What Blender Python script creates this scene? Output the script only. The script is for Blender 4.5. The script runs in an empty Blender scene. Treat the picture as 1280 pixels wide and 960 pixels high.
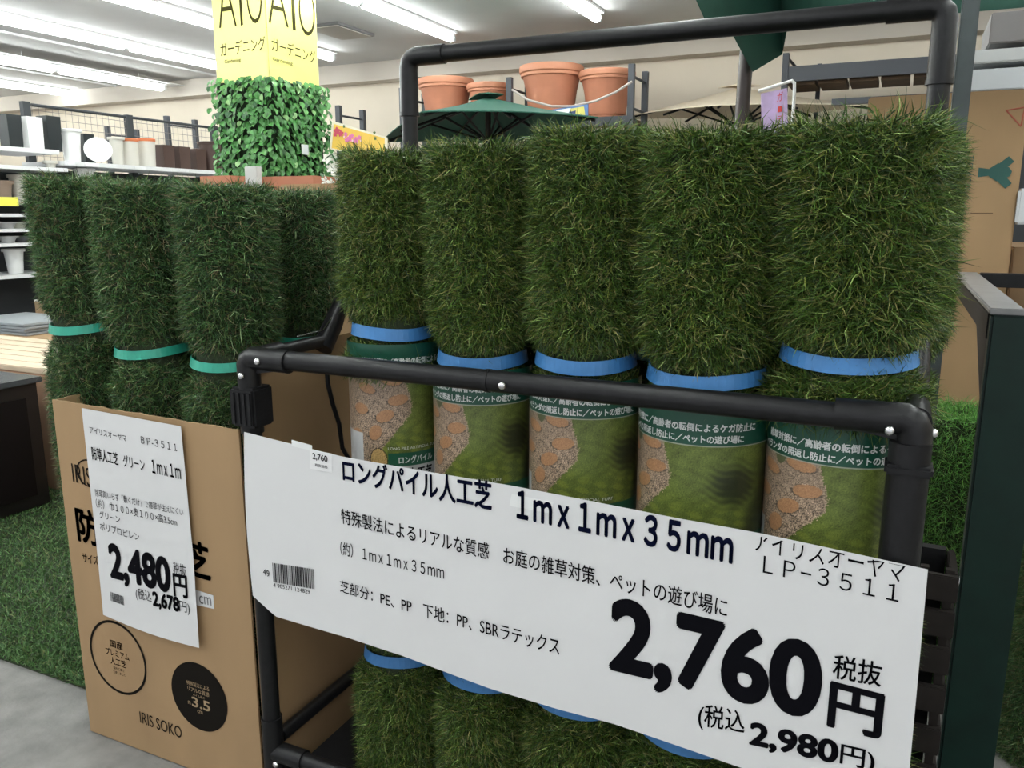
import bpy, bmesh, math, random
import numpy as np
from mathutils import Vector, Matrix

# ------------------------------------------------------------------ camera
C = bpy.context.scene.collection
SC = bpy.context.scene
CAM_H = 1.05
FPX = 1020.0
PITCH = math.atan(210 / FPX)
YAW = math.radians(25.2)
cd = bpy.data.cameras.new('camera')
cd.sensor_width = 36
cd.lens = FPX / 1280 * 36
cd.clip_start = 0.05
co = bpy.data.objects.new('camera', cd)
co.location = (0, 0, CAM_H)
co.rotation_euler = (math.pi / 2 - PITCH, 0, YAW)
C.objects.link(co)
SC.camera = co

# ------------------------------------------------------------------ world and exposure
W = bpy.data.worlds.new('store_daylight')
SC.world = W
W.use_nodes = True
W.node_tree.nodes['Background'].inputs[0].default_value = (0.93, 0.955, 1.0, 1)
W.node_tree.nodes['Background'].inputs[1].default_value = 0.47
SC.view_settings.view_transform = 'Standard'
SC.view_settings.look = 'None'
SC.view_settings.gamma = 1
SC.view_settings.exposure = 1.02
TUBE_POWER = 11.5

random.seed(7)
RNG = np.random.default_rng(11)
F = (-math.sin(YAW), math.cos(YAW))
R_ = (math.cos(YAW), math.sin(YAW))


def ray(u, v):
    x = (u - 640) / FPX
    y = -(v - 480) / FPX
    cp, sp = math.cos(PITCH), math.sin(PITCH)
    fw = cp + y * sp
    return (fw * F[0] + x * R_[0], fw * F[1] + x * R_[1], -sp + y * cp)


def onY(u, v, Y):
    r = ray(u, v)
    t = Y / r[1]
    return Vector((r[0] * t, Y, CAM_H + r[2] * t))


def onX(u, v, X):
    r = ray(u, v)
    t = X / r[0]
    return Vector((X, r[1] * t, CAM_H + r[2] * t))


def onZ(u, v, Z):
    r = ray(u, v)
    t = (Z - CAM_H) / r[2]
    return Vector((r[0] * t, r[1] * t, Z))


# ------------------------------------------------------------------ materials
MATS = {}


def mat(name, col, rough=0.6, metal=0.0, noise=0.0, nscale=20.0, bump=0.0, bscale=200.0, emit=0.0, spec=0.5,
        stretch=None, trans=0.0, sheen=0.0):
    if name in MATS:
        return MATS[name]
    m = bpy.data.materials.new(name)
    m.use_nodes = True
    nt = m.node_tree
    b = nt.nodes['Principled BSDF']
    b.inputs['Base Color'].default_value = (*col, 1)
    b.inputs['Roughness'].default_value = rough
    b.inputs['Metallic'].default_value = metal
    b.inputs['Specular IOR Level'].default_value = spec
    if trans:
        b.inputs['Transmission Weight'].default_value = trans
    if emit:
        b.inputs['Emission Color'].default_value = (*col, 1)
        b.inputs['Emission Strength'].default_value = emit
    if noise or bump:
        tc = nt.nodes.new('ShaderNodeTexCoord')
        mp = nt.nodes.new('ShaderNodeMapping')
        nt.links.new(tc.outputs['Object'], mp.inputs[0])
        if stretch:
            mp.inputs['Scale'].default_value = stretch
    if noise:
        n = nt.nodes.new('ShaderNodeTexNoise')
        n.inputs['Scale'].default_value = nscale
        n.inputs['Detail'].default_value = 5
        nt.links.new(mp.outputs[0], n.inputs['Vector'])
        r = nt.nodes.new('ShaderNodeMapRange')
        r.inputs['From Min'].default_value = 0.3
        r.inputs['From Max'].default_value = 0.7
        r.inputs['To Min'].default_value = 1 - noise
        r.inputs['To Max'].default_value = 1 + noise
        nt.links.new(n.outputs['Fac'], r.inputs['Value'])
        mx = nt.nodes.new('ShaderNodeVectorMath')
        mx.operation = 'SCALE'
        mx.inputs[0].default_value = col
        nt.links.new(r.outputs[0], mx.inputs['Scale'])
        nt.links.new(mx.outputs[0], b.inputs['Base Color'])
    if bump:
        n2 = nt.nodes.new('ShaderNodeTexNoise')
        n2.inputs['Scale'].default_value = bscale
        n2.inputs['Detail'].default_value = 4
        nt.links.new(mp.outputs[0], n2.inputs['Vector'])
        bp = nt.nodes.new('ShaderNodeBump')
        bp.inputs['Strength'].default_value = bump
        bp.inputs['Distance'].default_value = 0.004
        nt.links.new(n2.outputs['Fac'], bp.inputs['Height'])
        nt.links.new(bp.outputs[0], b.inputs['Normal'])
    MATS[name] = m
    return m


def attr_mat(name, rough=0.5, spec=0.3, sub=None):
    if name in MATS:
        return MATS[name]
    m = bpy.data.materials.new(name)
    m.use_nodes = True
    nt = m.node_tree
    b = nt.nodes['Principled BSDF']
    b.inputs['Roughness'].default_value = rough
    b.inputs['Specular IOR Level'].default_value = spec
    a = nt.nodes.new('ShaderNodeAttribute')
    a.attribute_name = 'Col'
    nt.links.new(a.outputs['Color'], b.inputs['Base Color'])
    MATS[name] = m
    return m


# ------------------------------------------------------------------ mesh helpers
def wloc(o):
    v = Vector((0, 0, 0))
    while o is not None:
        v += o.location
        o = o.parent
    return v


class MB:
    def __init__(s):
        s.v = []
        s.f = []

    def add(s, vs, fs):
        k = len(s.v)
        s.v.extend([tuple(p) for p in vs])
        s.f.extend([tuple(i + k for i in f) for f in fs])
        return s

    def box(s, x0, x1, y0, y1, z0, z1):
        vs = [(x, y, z) for z in (z0, z1) for y in (y0, y1) for x in (x0, x1)]
        return s.add(vs, [(0, 2, 3, 1), (4, 5, 7, 6), (0, 1, 5, 4), (2, 6, 7, 3), (0, 4, 6, 2), (1, 3, 7, 5)])

    def rbox(s, x0, x1, y0, y1, z0, z1, b=0.004):
        """box with chamfered edges"""
        bm = bmesh.new()
        bmesh.ops.create_cube(bm, size=1)
        for v in bm.verts:
            v.co = Vector(((x0 + x1) / 2 + v.co.x * (x1 - x0), (y0 + y1) / 2 + v.co.y * (y1 - y0), (z0 + z1) / 2 + v.co.z * (z1 - z0)))
        bmesh.ops.bevel(bm, geom=bm.edges[:], offset=b, segments=2, affect='EDGES')
        bm.verts.index_update()
        s.add([v.co[:] for v in bm.verts], [[v.index for v in f.verts] for f in bm.faces])
        bm.free()
        return s

    def hexa(s, pts):
        """8 points: bottom ring 4, top ring 4"""
        return s.add(pts, [(3, 2, 1, 0), (4, 5, 6, 7), (0, 1, 5, 4), (1, 2, 6, 5), (2, 3, 7, 6), (3, 0, 4, 7)])

    def tube(s, pts, r, n=12, cap=True):
        pts = [Vector(p) for p in pts]
        rs = r if isinstance(r, (list, tuple)) else [r] * len(pts)
        rings = []
        prev = None
        for i, p in enumerate(pts):
            if i == 0:
                d = pts[1] - pts[0]
            elif i == len(pts) - 1:
                d = pts[-1] - pts[-2]
            else:
                d = (pts[i + 1] - p).normalized() + (p - pts[i - 1]).normalized()
            d.normalize()
            if prev is None:
                a = Vector((0, 0, 1)) if abs(d.z) < 0.9 else Vector((1, 0, 0))
                prev = d.cross(a).normalized()
            x = (prev - d * prev.dot(d)).normalized()
            y = d.cross(x)
            prev = x
            rings.append([p + (x * math.cos(2 * math.pi * k / n) + y * math.sin(2 * math.pi * k / n)) * rs[i] for k in range(n)])
        vs = [q for rg in rings for q in rg]
        fs = []
        for i in range(len(pts) - 1):
            for k in range(n):
                a, b = i * n + k, i * n + (k + 1) % n
                fs.append((a, b, b + n, a + n))
        if cap:
            fs.append(tuple(reversed(range(n))))
            fs.append(tuple(range((len(pts) - 1) * n, len(pts) * n)))
        return s.add(vs, fs)

    def lathe(s, prof, c=(0, 0, 0), n=24):
        """prof: list of (r, z)"""
        vs = []
        for r, z in prof:
            for k in range(n):
                a = 2 * math.pi * k / n
                vs.append((c[0] + r * math.cos(a), c[1] + r * math.sin(a), c[2] + z))
        fs = []
        for i in range(len(prof) - 1):
            for k in range(n):
                a, b = i * n + k, i * n + (k + 1) % n
                fs.append((a, b, b + n, a + n))
        return s.add(vs, fs)

    def build(s, name, m, parent=None, smooth=False, origin=None):
        me = bpy.data.meshes.new(name)
        o = bpy.data.objects.new(name, me)
        if parent is not None:
            L = wloc(parent)
        else:
            if origin is None:
                a = np.array(s.v)
                L = Vector(((a[:, 0].min() + a[:, 0].max()) / 2, (a[:, 1].min() + a[:, 1].max()) / 2, a[:, 2].min()))
            else:
                L = Vector(origin)
            o.location = L
        me.from_pydata([(p[0] - L.x, p[1] - L.y, p[2] - L.z) for p in s.v], [], s.f)
        if smooth:
            me.polygons.foreach_set('use_smooth', [True] * len(me.polygons))
            try:
                me.set_sharp_from_angle(angle=math.radians(40))
            except Exception:
                pass
        me.materials.append(m)
        if parent is not None:
            o.parent = parent
        C.objects.link(o)
        return o


def tag(o, label=None, cat=None, group=None, kind=None):
    if label:
        o['label'] = label
    if cat:
        o['category'] = cat
    if group:
        o['group'] = group
    if kind:
        o['kind'] = kind
    return o


def thing(name, label, cat, loc, group=None):
    o = bpy.data.objects.new(name, None)
    o.empty_display_size = 0.05
    o.location = loc
    C.objects.link(o)
    return tag(o, label, cat, group)


def copy_tree(o, parent=None):
    c = o.copy()
    C.objects.link(c)
    c.parent = parent
    for ch in list(o.children):
        copy_tree(ch, c)
    return c


# ------------------------------------------------------------------ lettering
_TXT = {}


def glyphs(body, off=0.0, bold=0.0):
    key = (body, off, bold)
    if key in _TXT:
        return _TXT[key]
    cu = bpy.data.curves.new('lettering', 'FONT')
    cu.body = body
    cu.offset = off
    cu.resolution_u = 5
    o = bpy.data.objects.new('lettering', cu)
    C.objects.link(o)
    dg = bpy.context.evaluated_depsgraph_get()
    me = bpy.data.meshes.new_from_object(o.evaluated_get(dg))
    v = np.empty(len(me.vertices) * 3)
    me.vertices.foreach_get('co', v)
    v = v.reshape(-1, 3)[:, :2]
    f = [tuple(p.vertices) for p in me.polygons]
    bpy.data.objects.remove(o)
    bpy.data.curves.remove(cu)
    bpy.data.meshes.remove(me)
    if bold:
        vs = [v]
        fs = list(f)
        n = len(v)
        nk = 12 if bold > 0.0355 else 6
        for k in range(nk):
            a = k * 2 * math.pi / nk
            vs.append(v + np.array([math.cos(a), math.sin(a)]) * bold)
            fs += [tuple(i + n * (k + 1) for i in q) for q in f]
        v = np.vstack(vs)
        f = fs
    _TXT[key] = (v, f)
    return v, f


def fit(body, off=0.0, bold=0.0, base=False):
    """glyph vertices scaled so that x runs 0..1 and y 0..1"""
    v, f = glyphs(body, off, bold)
    v = v.copy()
    x0, x1 = v[:, 0].min(), v[:, 0].max()
    y0, y1 = (0.0 if base else v[:, 1].min()), v[:, 1].max()
    v[:, 0] = (v[:, 0] - x0) / (x1 - x0)
    v[:, 1] = (v[:, 1] - y0) / (y1 - y0)
    return v, f


def letter_line(mb, body, a, b, hpx, Y, surf=None, off=0.0, bold=0.0, base=False, hpx2=None):
    """a line of lettering on the plane y=Y, baseline from photo point a to b, hpx tall in photo pixels at its ends"""
    A = onY(a[0], a[1], Y)
    B = onY(b[0], b[1], Y)
    h1 = (onY(a[0], a[1] - hpx, Y) - A).z
    h2 = (onY(b[0], b[1] - (hpx2 or hpx), Y) - B).z
    v, f = fit(body, off, bold, base)
    out = []
    for s, t in v:
        p = A + (B - A) * s
        z = p.z + (h1 + (h2 - h1) * s) * t
        y = surf(p.x, z) if surf else Y
        out.append((p.x, y - 0.0010, z))
    mb.add(out, f)


# ------------------------------------------------------------------ shared materials
BLACK = mat('black_pipe', (0.009, 0.009, 0.010), 0.36, 0, 0.25, 60, 0.05, 300, spec=0.32)
BLACKP = mat('black_plastic', (0.010, 0.010, 0.011), 0.5, 0, 0.2, 50, 0.1, 250, spec=0.25)
CHROME = mat('bolt_steel', (0.75, 0.75, 0.76), 0.25, 1.0)
PAPER = mat('white_paper', (0.69, 0.69, 0.69), 0.55, 0, 0.015, 6, 0.03, 30)
INK = mat('black_ink', (0.004, 0.004, 0.006), 0.8, spec=0.05)
NAVY = mat('navy_ink', (0.003, 0.005, 0.022), 0.8, spec=0.05)
CARD = mat('cardboard', (0.365, 0.235, 0.120), 0.8, 0, 0.07, 9, 0.06, 60, stretch=(1, 1, 0.3))
CARDE = mat('cardboard_cut_edge', (0.50, 0.37, 0.23), 0.9, 0, 0.15, 150)
CARDINK = mat('carton_print_ink', (0.012, 0.010, 0.008), 0.8, spec=0.05)
TAN = mat('unprinted_lettering', (0.40, 0.28, 0.16), 0.8)
WHITEP = mat('white_plastic', (0.78, 0.79, 0.78), 0.35)
GREENSTEEL = mat('green_steel', (0.004, 0.022, 0.016), 0.42, 0, 0.2, 20, spec=0.3)
CONC = mat('concrete_paving', (0.21, 0.205, 0.195), 0.85, 0, 0.22, 14, 0.4, 90)
TURFB = mat('turf_backing', (0.022, 0.035, 0.012), 0.9, 0, 0.4, 120)
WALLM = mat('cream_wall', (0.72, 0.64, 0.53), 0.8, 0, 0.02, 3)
CEILM = mat('ceiling_board', (0.60, 0.60, 0.60), 0.85, 0, 0.03, 4)
BLADE = attr_mat('grass_blade', 0.42, 0.35)
PRINT = attr_mat('sleeve_print', 0.28, 0.5)
TUBE = mat('lit_tube', (0.95, 1.0, 0.98), 0.5, emit=TUBE_POWER)

# ------------------------------------------------------------------ the setting
CEIL = 2.48
WY = 7.0
XL, XR = -12.0, 4.5
YB = -2.2
tag(MB().box(XL, XR, YB, WY + 0.2, -0.1, 0.0).build('floor', CONC), 'grey worn concrete paving of the sales floor', kind='structure')
tag(MB().box(XL, XR, YB, WY + 0.2, CEIL, CEIL + 0.1).build('ceiling', CEILM), 'pale grey ceiling with rows of tubes', kind='structure')
tag(MB().box(XL, XR, WY, WY + 0.2, 0, CEIL).build('wall_back', WALLM), 'cream back wall behind the planter rack', kind='structure')
tag(MB().box(XL - 0.2, XL, YB, WY, 0, CEIL).build('wall_left', WALLM), 'cream wall behind the pot shelves', kind='structure')
tag(MB().box(XR, XR + 0.2, YB, WY, 0, CEIL).build('wall_right', WALLM), 'cream wall on the far side', kind='structure')
# soffit along the back wall and joints of the ceiling boards
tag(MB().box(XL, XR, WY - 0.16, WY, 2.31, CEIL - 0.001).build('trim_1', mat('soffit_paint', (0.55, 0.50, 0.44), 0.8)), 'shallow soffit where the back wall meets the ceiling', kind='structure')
tr = MB()
for x in (-8.1, -6.55):
    tr.box(x - 0.015, x + 0.015, YB, WY - 0.2, CEIL - 0.018, CEIL - 0.001)
tag(tr.build('trim_2', mat('ceiling_strip', (0.7, 0.7, 0.7), 0.6)), 'thin raised strip across the ceiling', kind='structure')


# ------------------------------------------------------------------ ceiling lights
def light_row(X, y1, label, y0=-2.0, seg=1.22, z=2.43, hang=False):
    t = thing('tube_light_row', label, 'ceiling light', (X, (y0 + y1) / 2, z), 'rows of ceiling tubes')
    zz = z
    y = y1
    base = MB().box(X - 0.05, X + 0.05, y0, y1, zz + 0.031, (CEIL - 0.001) if not hang else zz + 0.045)
    base.build('housing', mat('light_housing', (0.85, 0.86, 0.87), 0.4), t)
    while y - seg > y0:
        MB().tube([(X, y - seg + 0.03, zz), (X, y - 0.02, zz)], 0.03, 12).build('tube', TUBE, t, True)
        MB().box(X - 0.02, X + 0.02, y - 0.02, y + 0.03, zz - 0.018, zz + 0.03).build('socket', mat('light_socket', (0.55, 0.56, 0.57), 0.4), t)
        y -= seg + 0.03
    if hang:
        for yy in np.arange(y1 - 0.3, y0, -1.25):
            MB().tube([(X, yy, zz + 0.03), (X, yy, CEIL)], 0.004, 6).build('hanger', mat('light_housing', (0.75, 0.76, 0.77), 0.4), t)
        MB().box(X - 0.10, X + 0.10, y0, y1 + 0.25, zz + 0.046, zz + 0.052).build('reflector', mat('light_reflector', (0.85, 0.86, 0.87), 0.3), t)


light_row(-2.10, 5.90, 'short row of white tubes ending above the terracotta pots, by the parasol top')
light_row(-3.37, 6.04, 'row of white tubes ending to the right of the yellow sign near the vent')
light_row(onZ(272, 33, 2.43).x, 6.3, 'row of bright tubes running behind the yellow sign at top of picture')
light_row(-5.98, 6.4, 'row of bright tubes that runs into the ivy column, second from the top')
light_row(-7.20, 6.64, 'hanging row of tubes with wide reflector on thin hangers', hang=True, z=2.37)
light_row(-8.85, 6.85, 'low row of tubes just above the wire mesh shelving')
light_row(-10.4, 6.7, 'farthest row of ceiling tubes, barely seen over the planters')
light_row(-0.75, 5.6, 'row of ceiling tubes above the grass display')
light_row(0.9, 5.6, 'row of ceiling tubes above the carton stack')
light_row(2.6, 5.6, 'row of ceiling tubes on the carton side')
v0 = onZ(425, 37, CEIL)
vt = thing('ceiling_vent', 'square ceiling air vent with a dark edge beside the yellow sign', 'vent', (v0.x, v0.y, CEIL - 0.02))
MB().box(v0.x - 0.16, v0.x + 0.16, v0.y - 0.24, v0.y + 0.24, CEIL - 0.02, CEIL - 0.001).build('frame', mat('vent_dark', (0.12, 0.12, 0.12), 0.6), vt)
MB().box(v0.x - 0.14, v0.x + 0.14, v0.y - 0.22, v0.y + 0.22, CEIL - 0.026, CEIL - 0.021).build('grille', mat('vent_face', (0.45, 0.42, 0.38), 0.7), vt)


# ------------------------------------------------------------------ grass
def blade_mesh(name, roots, dirs, length, width, cols, droop, core=None, core_col=(0.02, 0.03, 0.01)):
    """thousands of grass blades (5 vertices, 3 triangles each) as one mesh"""
    n = len(roots)
    d = dirs / np.linalg.norm(dirs, axis=1)[:, None]
    rnd = RNG.normal(size=(n, 3))
    side = np.cross(d, rnd)
    side /= np.linalg.norm(side, axis=1)[:, None] + 1e-9
    L = length[:, None]
    w = width[:, None] * 0.5
    mid = roots + d * L * 0.55
    bend = RNG.normal(size=(n, 3)) * 0.55
    bend[:, 2] -= droop
    d2 = d + bend
    d2 /= np.linalg.norm(d2, axis=1)[:, None]
    tip = mid + d2 * L * 0.5
    V = np.empty((n, 5, 3))
    V[:, 0] = roots - side * w
    V[:, 1] = roots + side * w
    V[:, 2] = mid + side * w * 0.85
    V[:, 3] = mid - side * w * 0.85
    V[:, 4] = tip
    V = V.reshape(-1, 3)
    k = (np.arange(n) * 5)[:, None]
    T = np.concatenate([k + np.array([[0, 1, 2]]), k + np.array([[0, 2, 3]]), k + np.array([[3, 2, 4]])], axis=1).reshape(-1, 3)
    me = bpy.data.meshes.new(name)
    me.vertices.add(len(V))
    me.vertices.foreach_set('co', V.ravel().astype(np.float32))
    me.loops.add(T.size)
    me.loops.foreach_set('vertex_index', T.ravel().astype(np.int32))
    me.polygons.add(len(T))
    me.polygons.foreach_set('loop_start', (np.arange(len(T)) * 3).astype(np.int32))
    ca = me.color_attributes.new('Col', 'FLOAT_COLOR', 'POINT')
    cc = np.ones((n, 5, 4))
    cc[:, :, :3] = cols[:, None, :]
    ca.data.foreach_set('color', cc.ravel().astype(np.float32))
    me.update(calc_edges=True)
    me.materials.append(BLADE)
    return me


def blade_colors(n, pal, wts):
    pal = np.array(pal)
    c = pal[RNG.choice(len(pal), n, p=np.array(wts) / sum(wts))]
    return np.clip(c * np.array([1.10, 1.22, 1.05]) * RNG.uniform(0.7, 1.35, (n, 1)), 0, 1)


PAL_LONG = ([(0.040, 0.078, 0.014), (0.070, 0.125, 0.022), (0.150, 0.165, 0.035), (0.24, 0.20, 0.085), (0.27, 0.34, 0.12), (0.014, 0.030, 0.008)], (32, 24, 17, 8, 5, 20))
PAL_SHORT = ([(0.036, 0.088, 0.028), (0.062, 0.130, 0.045), (0.120, 0.150, 0.050), (0.19, 0.14, 0.085), (0.24, 0.31, 0.17), (0.013, 0.032, 0.015)], (32, 24, 14, 10, 5, 20))


def sstep(a, b, x):
    t = np.clip((x - a) / (b - a), 0, 1)
    return t * t * (3 - 2 * t)


def roll_pile(name, L, bands, sleeve, n, pal, rb=0.066, plen=0.036, seam=0.014, rout=0.10):
    """pile of a rolled turf mat standing on end, local z 0..L"""
    z = RNG.uniform(0.0, L, n * 2)
    if sleeve:
        z = z[(z < sleeve[0]) | (z > sleeve[1])]
    z = z[:n]
    n = len(z)
    th = RNG.uniform(0, 2 * math.pi, n)
    squeeze = np.ones(n)
    for zb in bands:
        z = np.where(np.abs(z - zb) < 0.013, zb + np.sign(z - zb) * RNG.uniform(0.013, 0.03, n), z)
        squeeze = np.minimum(squeeze, 0.15 + 0.85 * sstep(0.010, 0.060, np.abs(z - zb)))
    r = rb + seam * th / (2 * math.pi) + 0.004 * np.sin(z * 9 + th * 2)
    top = sstep(L - 0.03, L, z)
    r = r - top * 0.015 * RNG.uniform(0, 1, n)
    ct, st = np.cos(th), np.sin(th)
    rad = np.stack([ct, st, np.zeros(n)], 1)
    tan = np.stack([-st, ct, np.zeros(n)], 1)
    up = np.array([[0, 0, 1.0]])
    swirl = 0.25 * np.sin(z * 23 + 3 * th)
    # the band presses the pile flat against the roll, so blades there lie along it
    away = np.zeros(n)
    for zb in bands:
        away += np.sign(z - zb) * (1 - sstep(0.012, 0.035, np.abs(z - zb))) * 0.5
    d = rad * (RNG.uniform(0.30, 0.95, n) * squeeze)[:, None] + tan * (RNG.normal(0, 0.60, n) + swirl)[:, None] + up * (RNG.normal(-0.08, 0.55, n) + top * 0.5 + away)[:, None]
    r = r - 0.014 * (1 - squeeze)
    roots = rad * r[:, None] + up * z[:, None]
    length = plen * RNG.uniform(0.55, 1.2, n) * (0.5 + 0.5 * squeeze)
    # stray long blades
    stray = RNG.random(n) < 0.012
    length[stray] *= 1.5
    width = RNG.uniform(0.0008, 0.0017, n)
    # inner turns of the spiral show at the top end only
    m = 2600
    zi = np.full(m, L - 0.012) + RNG.uniform(-0.012, 0, m)
    ri = rb * np.sqrt(RNG.uniform(0.05, 1, m))
    ti = RNG.uniform(0, 2 * math.pi, m)
    roots2 = np.stack([ri * np.cos(ti), ri * np.sin(ti), zi], 1)
    d2 = RNG.normal(0, 0.5, (m, 3))
    d2[:, 2] = np.abs(d2[:, 2]) * 0.6 + 0.5
    roots = np.vstack([roots, roots2])
    d = np.vstack([d, d2])
    length = np.concatenate([length, RNG.uniform(0.015, 0.03, m)])
    width = np.concatenate([width, RNG.uniform(0.0011, 0.002, m)])
    cols = blade_colors(len(roots), *pal)
    # keep blades out of the bands' straps
    return blade_mesh(name, roots, d, length, width, cols, 0.25)


def roll_core(L, rb=0.066, seam=0.014, turns=3):
    """spirally rolled backing sheet"""
    mb = MB()
    N = 36 * turns
    out = []
    for i in range(N + 1):
        a = i * 2 * math.pi / 36
        r = rb + seam - (seam * (2 * math.pi * turns - a) / (2 * math.pi)) if False else 0.02 + (rb + seam - 0.02) * (i / N)
        out.append((r * math.cos(a), r * math.sin(a)))
    vs = [(x, y, 0.0) for x, y in out] + [(x, y, L) for x, y in out]
    k = len(out)
    vs += [(x * 0.94, y * 0.94, 0.0) for x, y in out] + [(x * 0.94, y * 0.94, L) for x, y in out]
    fs = []
    for i in range(N):
        fs.append((i, i + 1, k + i + 1, k + i))
        fs.append((2 * k + i + 1, 2 * k + i, 3 * k + i, 3 * k + i + 1))
        fs.append((k + i, k + i + 1, 3 * k + i + 1, 3 * k + i))
    fs.append((N, 2 * k + N, 3 * k + N, k + N))
    return mb.add(vs, fs)


def band_mb(z, r, h=0.016, wob=0.003, t=0.0015):
    """flat plastic tie slightly wavy round the roll"""
    mb = MB()
    n = 48
    vs = []
    for k in range(n):
        a = 2 * math.pi * k / n
        zz = z + wob * math.sin(a * 2 + 1)
        tilt = 0.003
        for rr, dz in ((r, -h / 2), (r - tilt, h / 2), (r - tilt - t, h / 2), (r - t, -h / 2)):
            vs.append((rr * math.cos(a), rr * math.sin(a), zz + dz))
    fs = []
    for k in range(n):
        a, b = k * 4, ((k + 1) % n) * 4
        for j in range(4):
            fs.append((a + j, b + j, b + (j + 1) % 4, a + (j + 1) % 4))
    return mb.add(vs, fs)


BLUE = mat('blue_tie', (0.055, 0.215, 0.50), 0.4, 0, 0.08, 30)
TEAL = mat('teal_tie', (0.03, 0.36, 0.25), 0.35, 0, 0.08, 30)

# ---- the paper sleeve with its printed picture (flat print)
SR = 0.085           # nominal sleeve radius
ZB = 0.697           # local height of the lower edge of the printed green band
ZT = 0.748
ZLO = 0.37


def sleeve_color(s, z):
    """printed picture, s = arc length in metres, z local height (arrays)"""
    q = ZB - z
    n1 = RNG.normal(0, 1, s.shape)
    col = np.empty(s.shape + (3,))
    # photographed lawn
    g = 0.5 + 0.5 * np.sin(s * 160 + 3 * np.sin(q * 90)) * np.sin(q * 210 + s * 60)
    lawn = np.array([0.125, 0.165, 0.035])[None, None] * (0.75 + 0.35 * g + 0.18 * n1)[..., None]
    lawn[..., 0] += 0.05 * sstep(0.06, 0.12, q) * (g > 0.6)
    lawn[..., 1] += 0.05 * sstep(0.06, 0.12, q) * (g > 0.6)
    col[:] = lawn
    # tree shade printed on the lawn: feathery dark streaks
    streak = np.sin((q * 1.0 - s * 0.35) * 620 + 2.0 * np.sin(s * 130)) + 0.5 * n1
    blob = np.exp(-(((s - 0.105) / 0.040) ** 2 + ((q - 0.055) / 0.034) ** 2))
    dk = np.clip(blob * 1.9 - 0.55 + 0.22 * streak, 0, 1)
    dk = np.maximum(dk, sstep(0.135, 0.17, s + 0.3 * q) * 0.9)
    col = col * (1 - 0.86 * dk)[..., None] + np.array([0.012, 0.014, 0.010]) * dk[..., None]
    # gravel path
    bq = np.array([-0.06, 0.0, 0.02, 0.045, 0.06, 0.08, 0.12, 0.2])
    bs = np.array([0.004, 0.010, 0.016, 0.022, 0.020, 0.002, -0.034, -0.10])
    edge = np.interp(q, bq, bs) + 0.0012 * n1
    gr = s < edge
    peb = 0.5 + 0.5 * np.sin(s * 1900 + 4 * np.sin(q * 700)) * np.sin(q * 1700 + 3 * np.sin(s * 800))
    fade = sstep(-0.06, 0.0, s - edge + 0.05)
    gcol = np.array([0.37, 0.27, 0.19]) * (0.80 + (0.9 * (peb - 0.5) + 0.50 * n1) * (0.4 + 0.6 * sstep(0.0, 0.08, q)))[..., None]
    gcol = np.clip(gcol, 0.02, 0.9)
    col[gr] = gcol[gr]
    # stepping stones of the path
    for cs, cq, a, b, rot in ((-0.012, 0.006, 0.019, 0.008, 0.1), (-0.002, 0.038, 0.018, 0.0085, -0.15), (-0.026, 0.064, 0.017, 0.0095, -0.35), (-0.045, 0.092, 0.014, 0.011, -0.8), (-0.06, 0.02, 0.018, 0.008, 0.2),
                              (-0.075, 0.055, 0.017, 0.009, 0.0), (-0.09, 0.10, 0.018, 0.010, -0.2), (-0.012, -0.03, 0.018, 0.008, 0.2)):
        ds, dq = s - cs, q - cq
        u = ds * math.cos(rot) + dq * math.sin(rot)
        v = -ds * math.sin(rot) + dq * math.cos(rot)
        e = (u / a) ** 2 + (v / b) ** 2
        ins = (e < 1) & gr
        rim = (e >= 1) & (e < 1.35) & gr & (dq > 0)
        base = np.array([0.43, 0.225, 0.11]) * (0.92 + 0.12 * n1)[..., None]
        col[ins] = base[ins]
        col[rim] = col[rim] * 0.45
    # foliage spray near the far end of the picture
    fl = (((s + 0.042) / 0.010) ** 2 + ((q + 0.004) / 0.016) ** 2) < 1
    col[fl] = np.array([0.10, 0.11, 0.05])
    fl2 = (((s + 0.041) / 0.004) ** 2 + ((q + 0.008) / 0.006) ** 2) < 1
    col[fl2] = np.array([0.5, 0.25, 0.22])
    # round cream emblem with dark rim
    e = ((s + 0.040) / 0.017) ** 2 + ((q - 0.138) / 0.021) ** 2
    col[e < 1.0] = (0.03, 0.02, 0.01)
    em = e < 0.82
    ec = np.array([0.55, 0.36, 0.14]) * (0.9 + 0.2 * n1)[..., None]
    col[em] = ec[em]
    # lower title strip and white panel
    low = (q > 0.125) & (q < 0.148) & (s > -0.022)
    col[low] = (0.015, 0.10, 0.055)
    wh = (q >= 0.148) & (s > -0.03)
    col[wh] = (0.55, 0.56, 0.55)
    wl = (s < -0.072) & (q > 0.095) & (q < 0.2)
    col[wl & ~(e < 1)] = (0.55, 0.56, 0.56)
    # upper green band
    band = q < 0
    col[band] = (0.010, 0.075, 0.045)
    thin = (q >= 0) & (q < 0.0012)
    col[thin] = (0.4, 0.42, 0.35)
    return np.clip(col, 0, 1)


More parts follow.
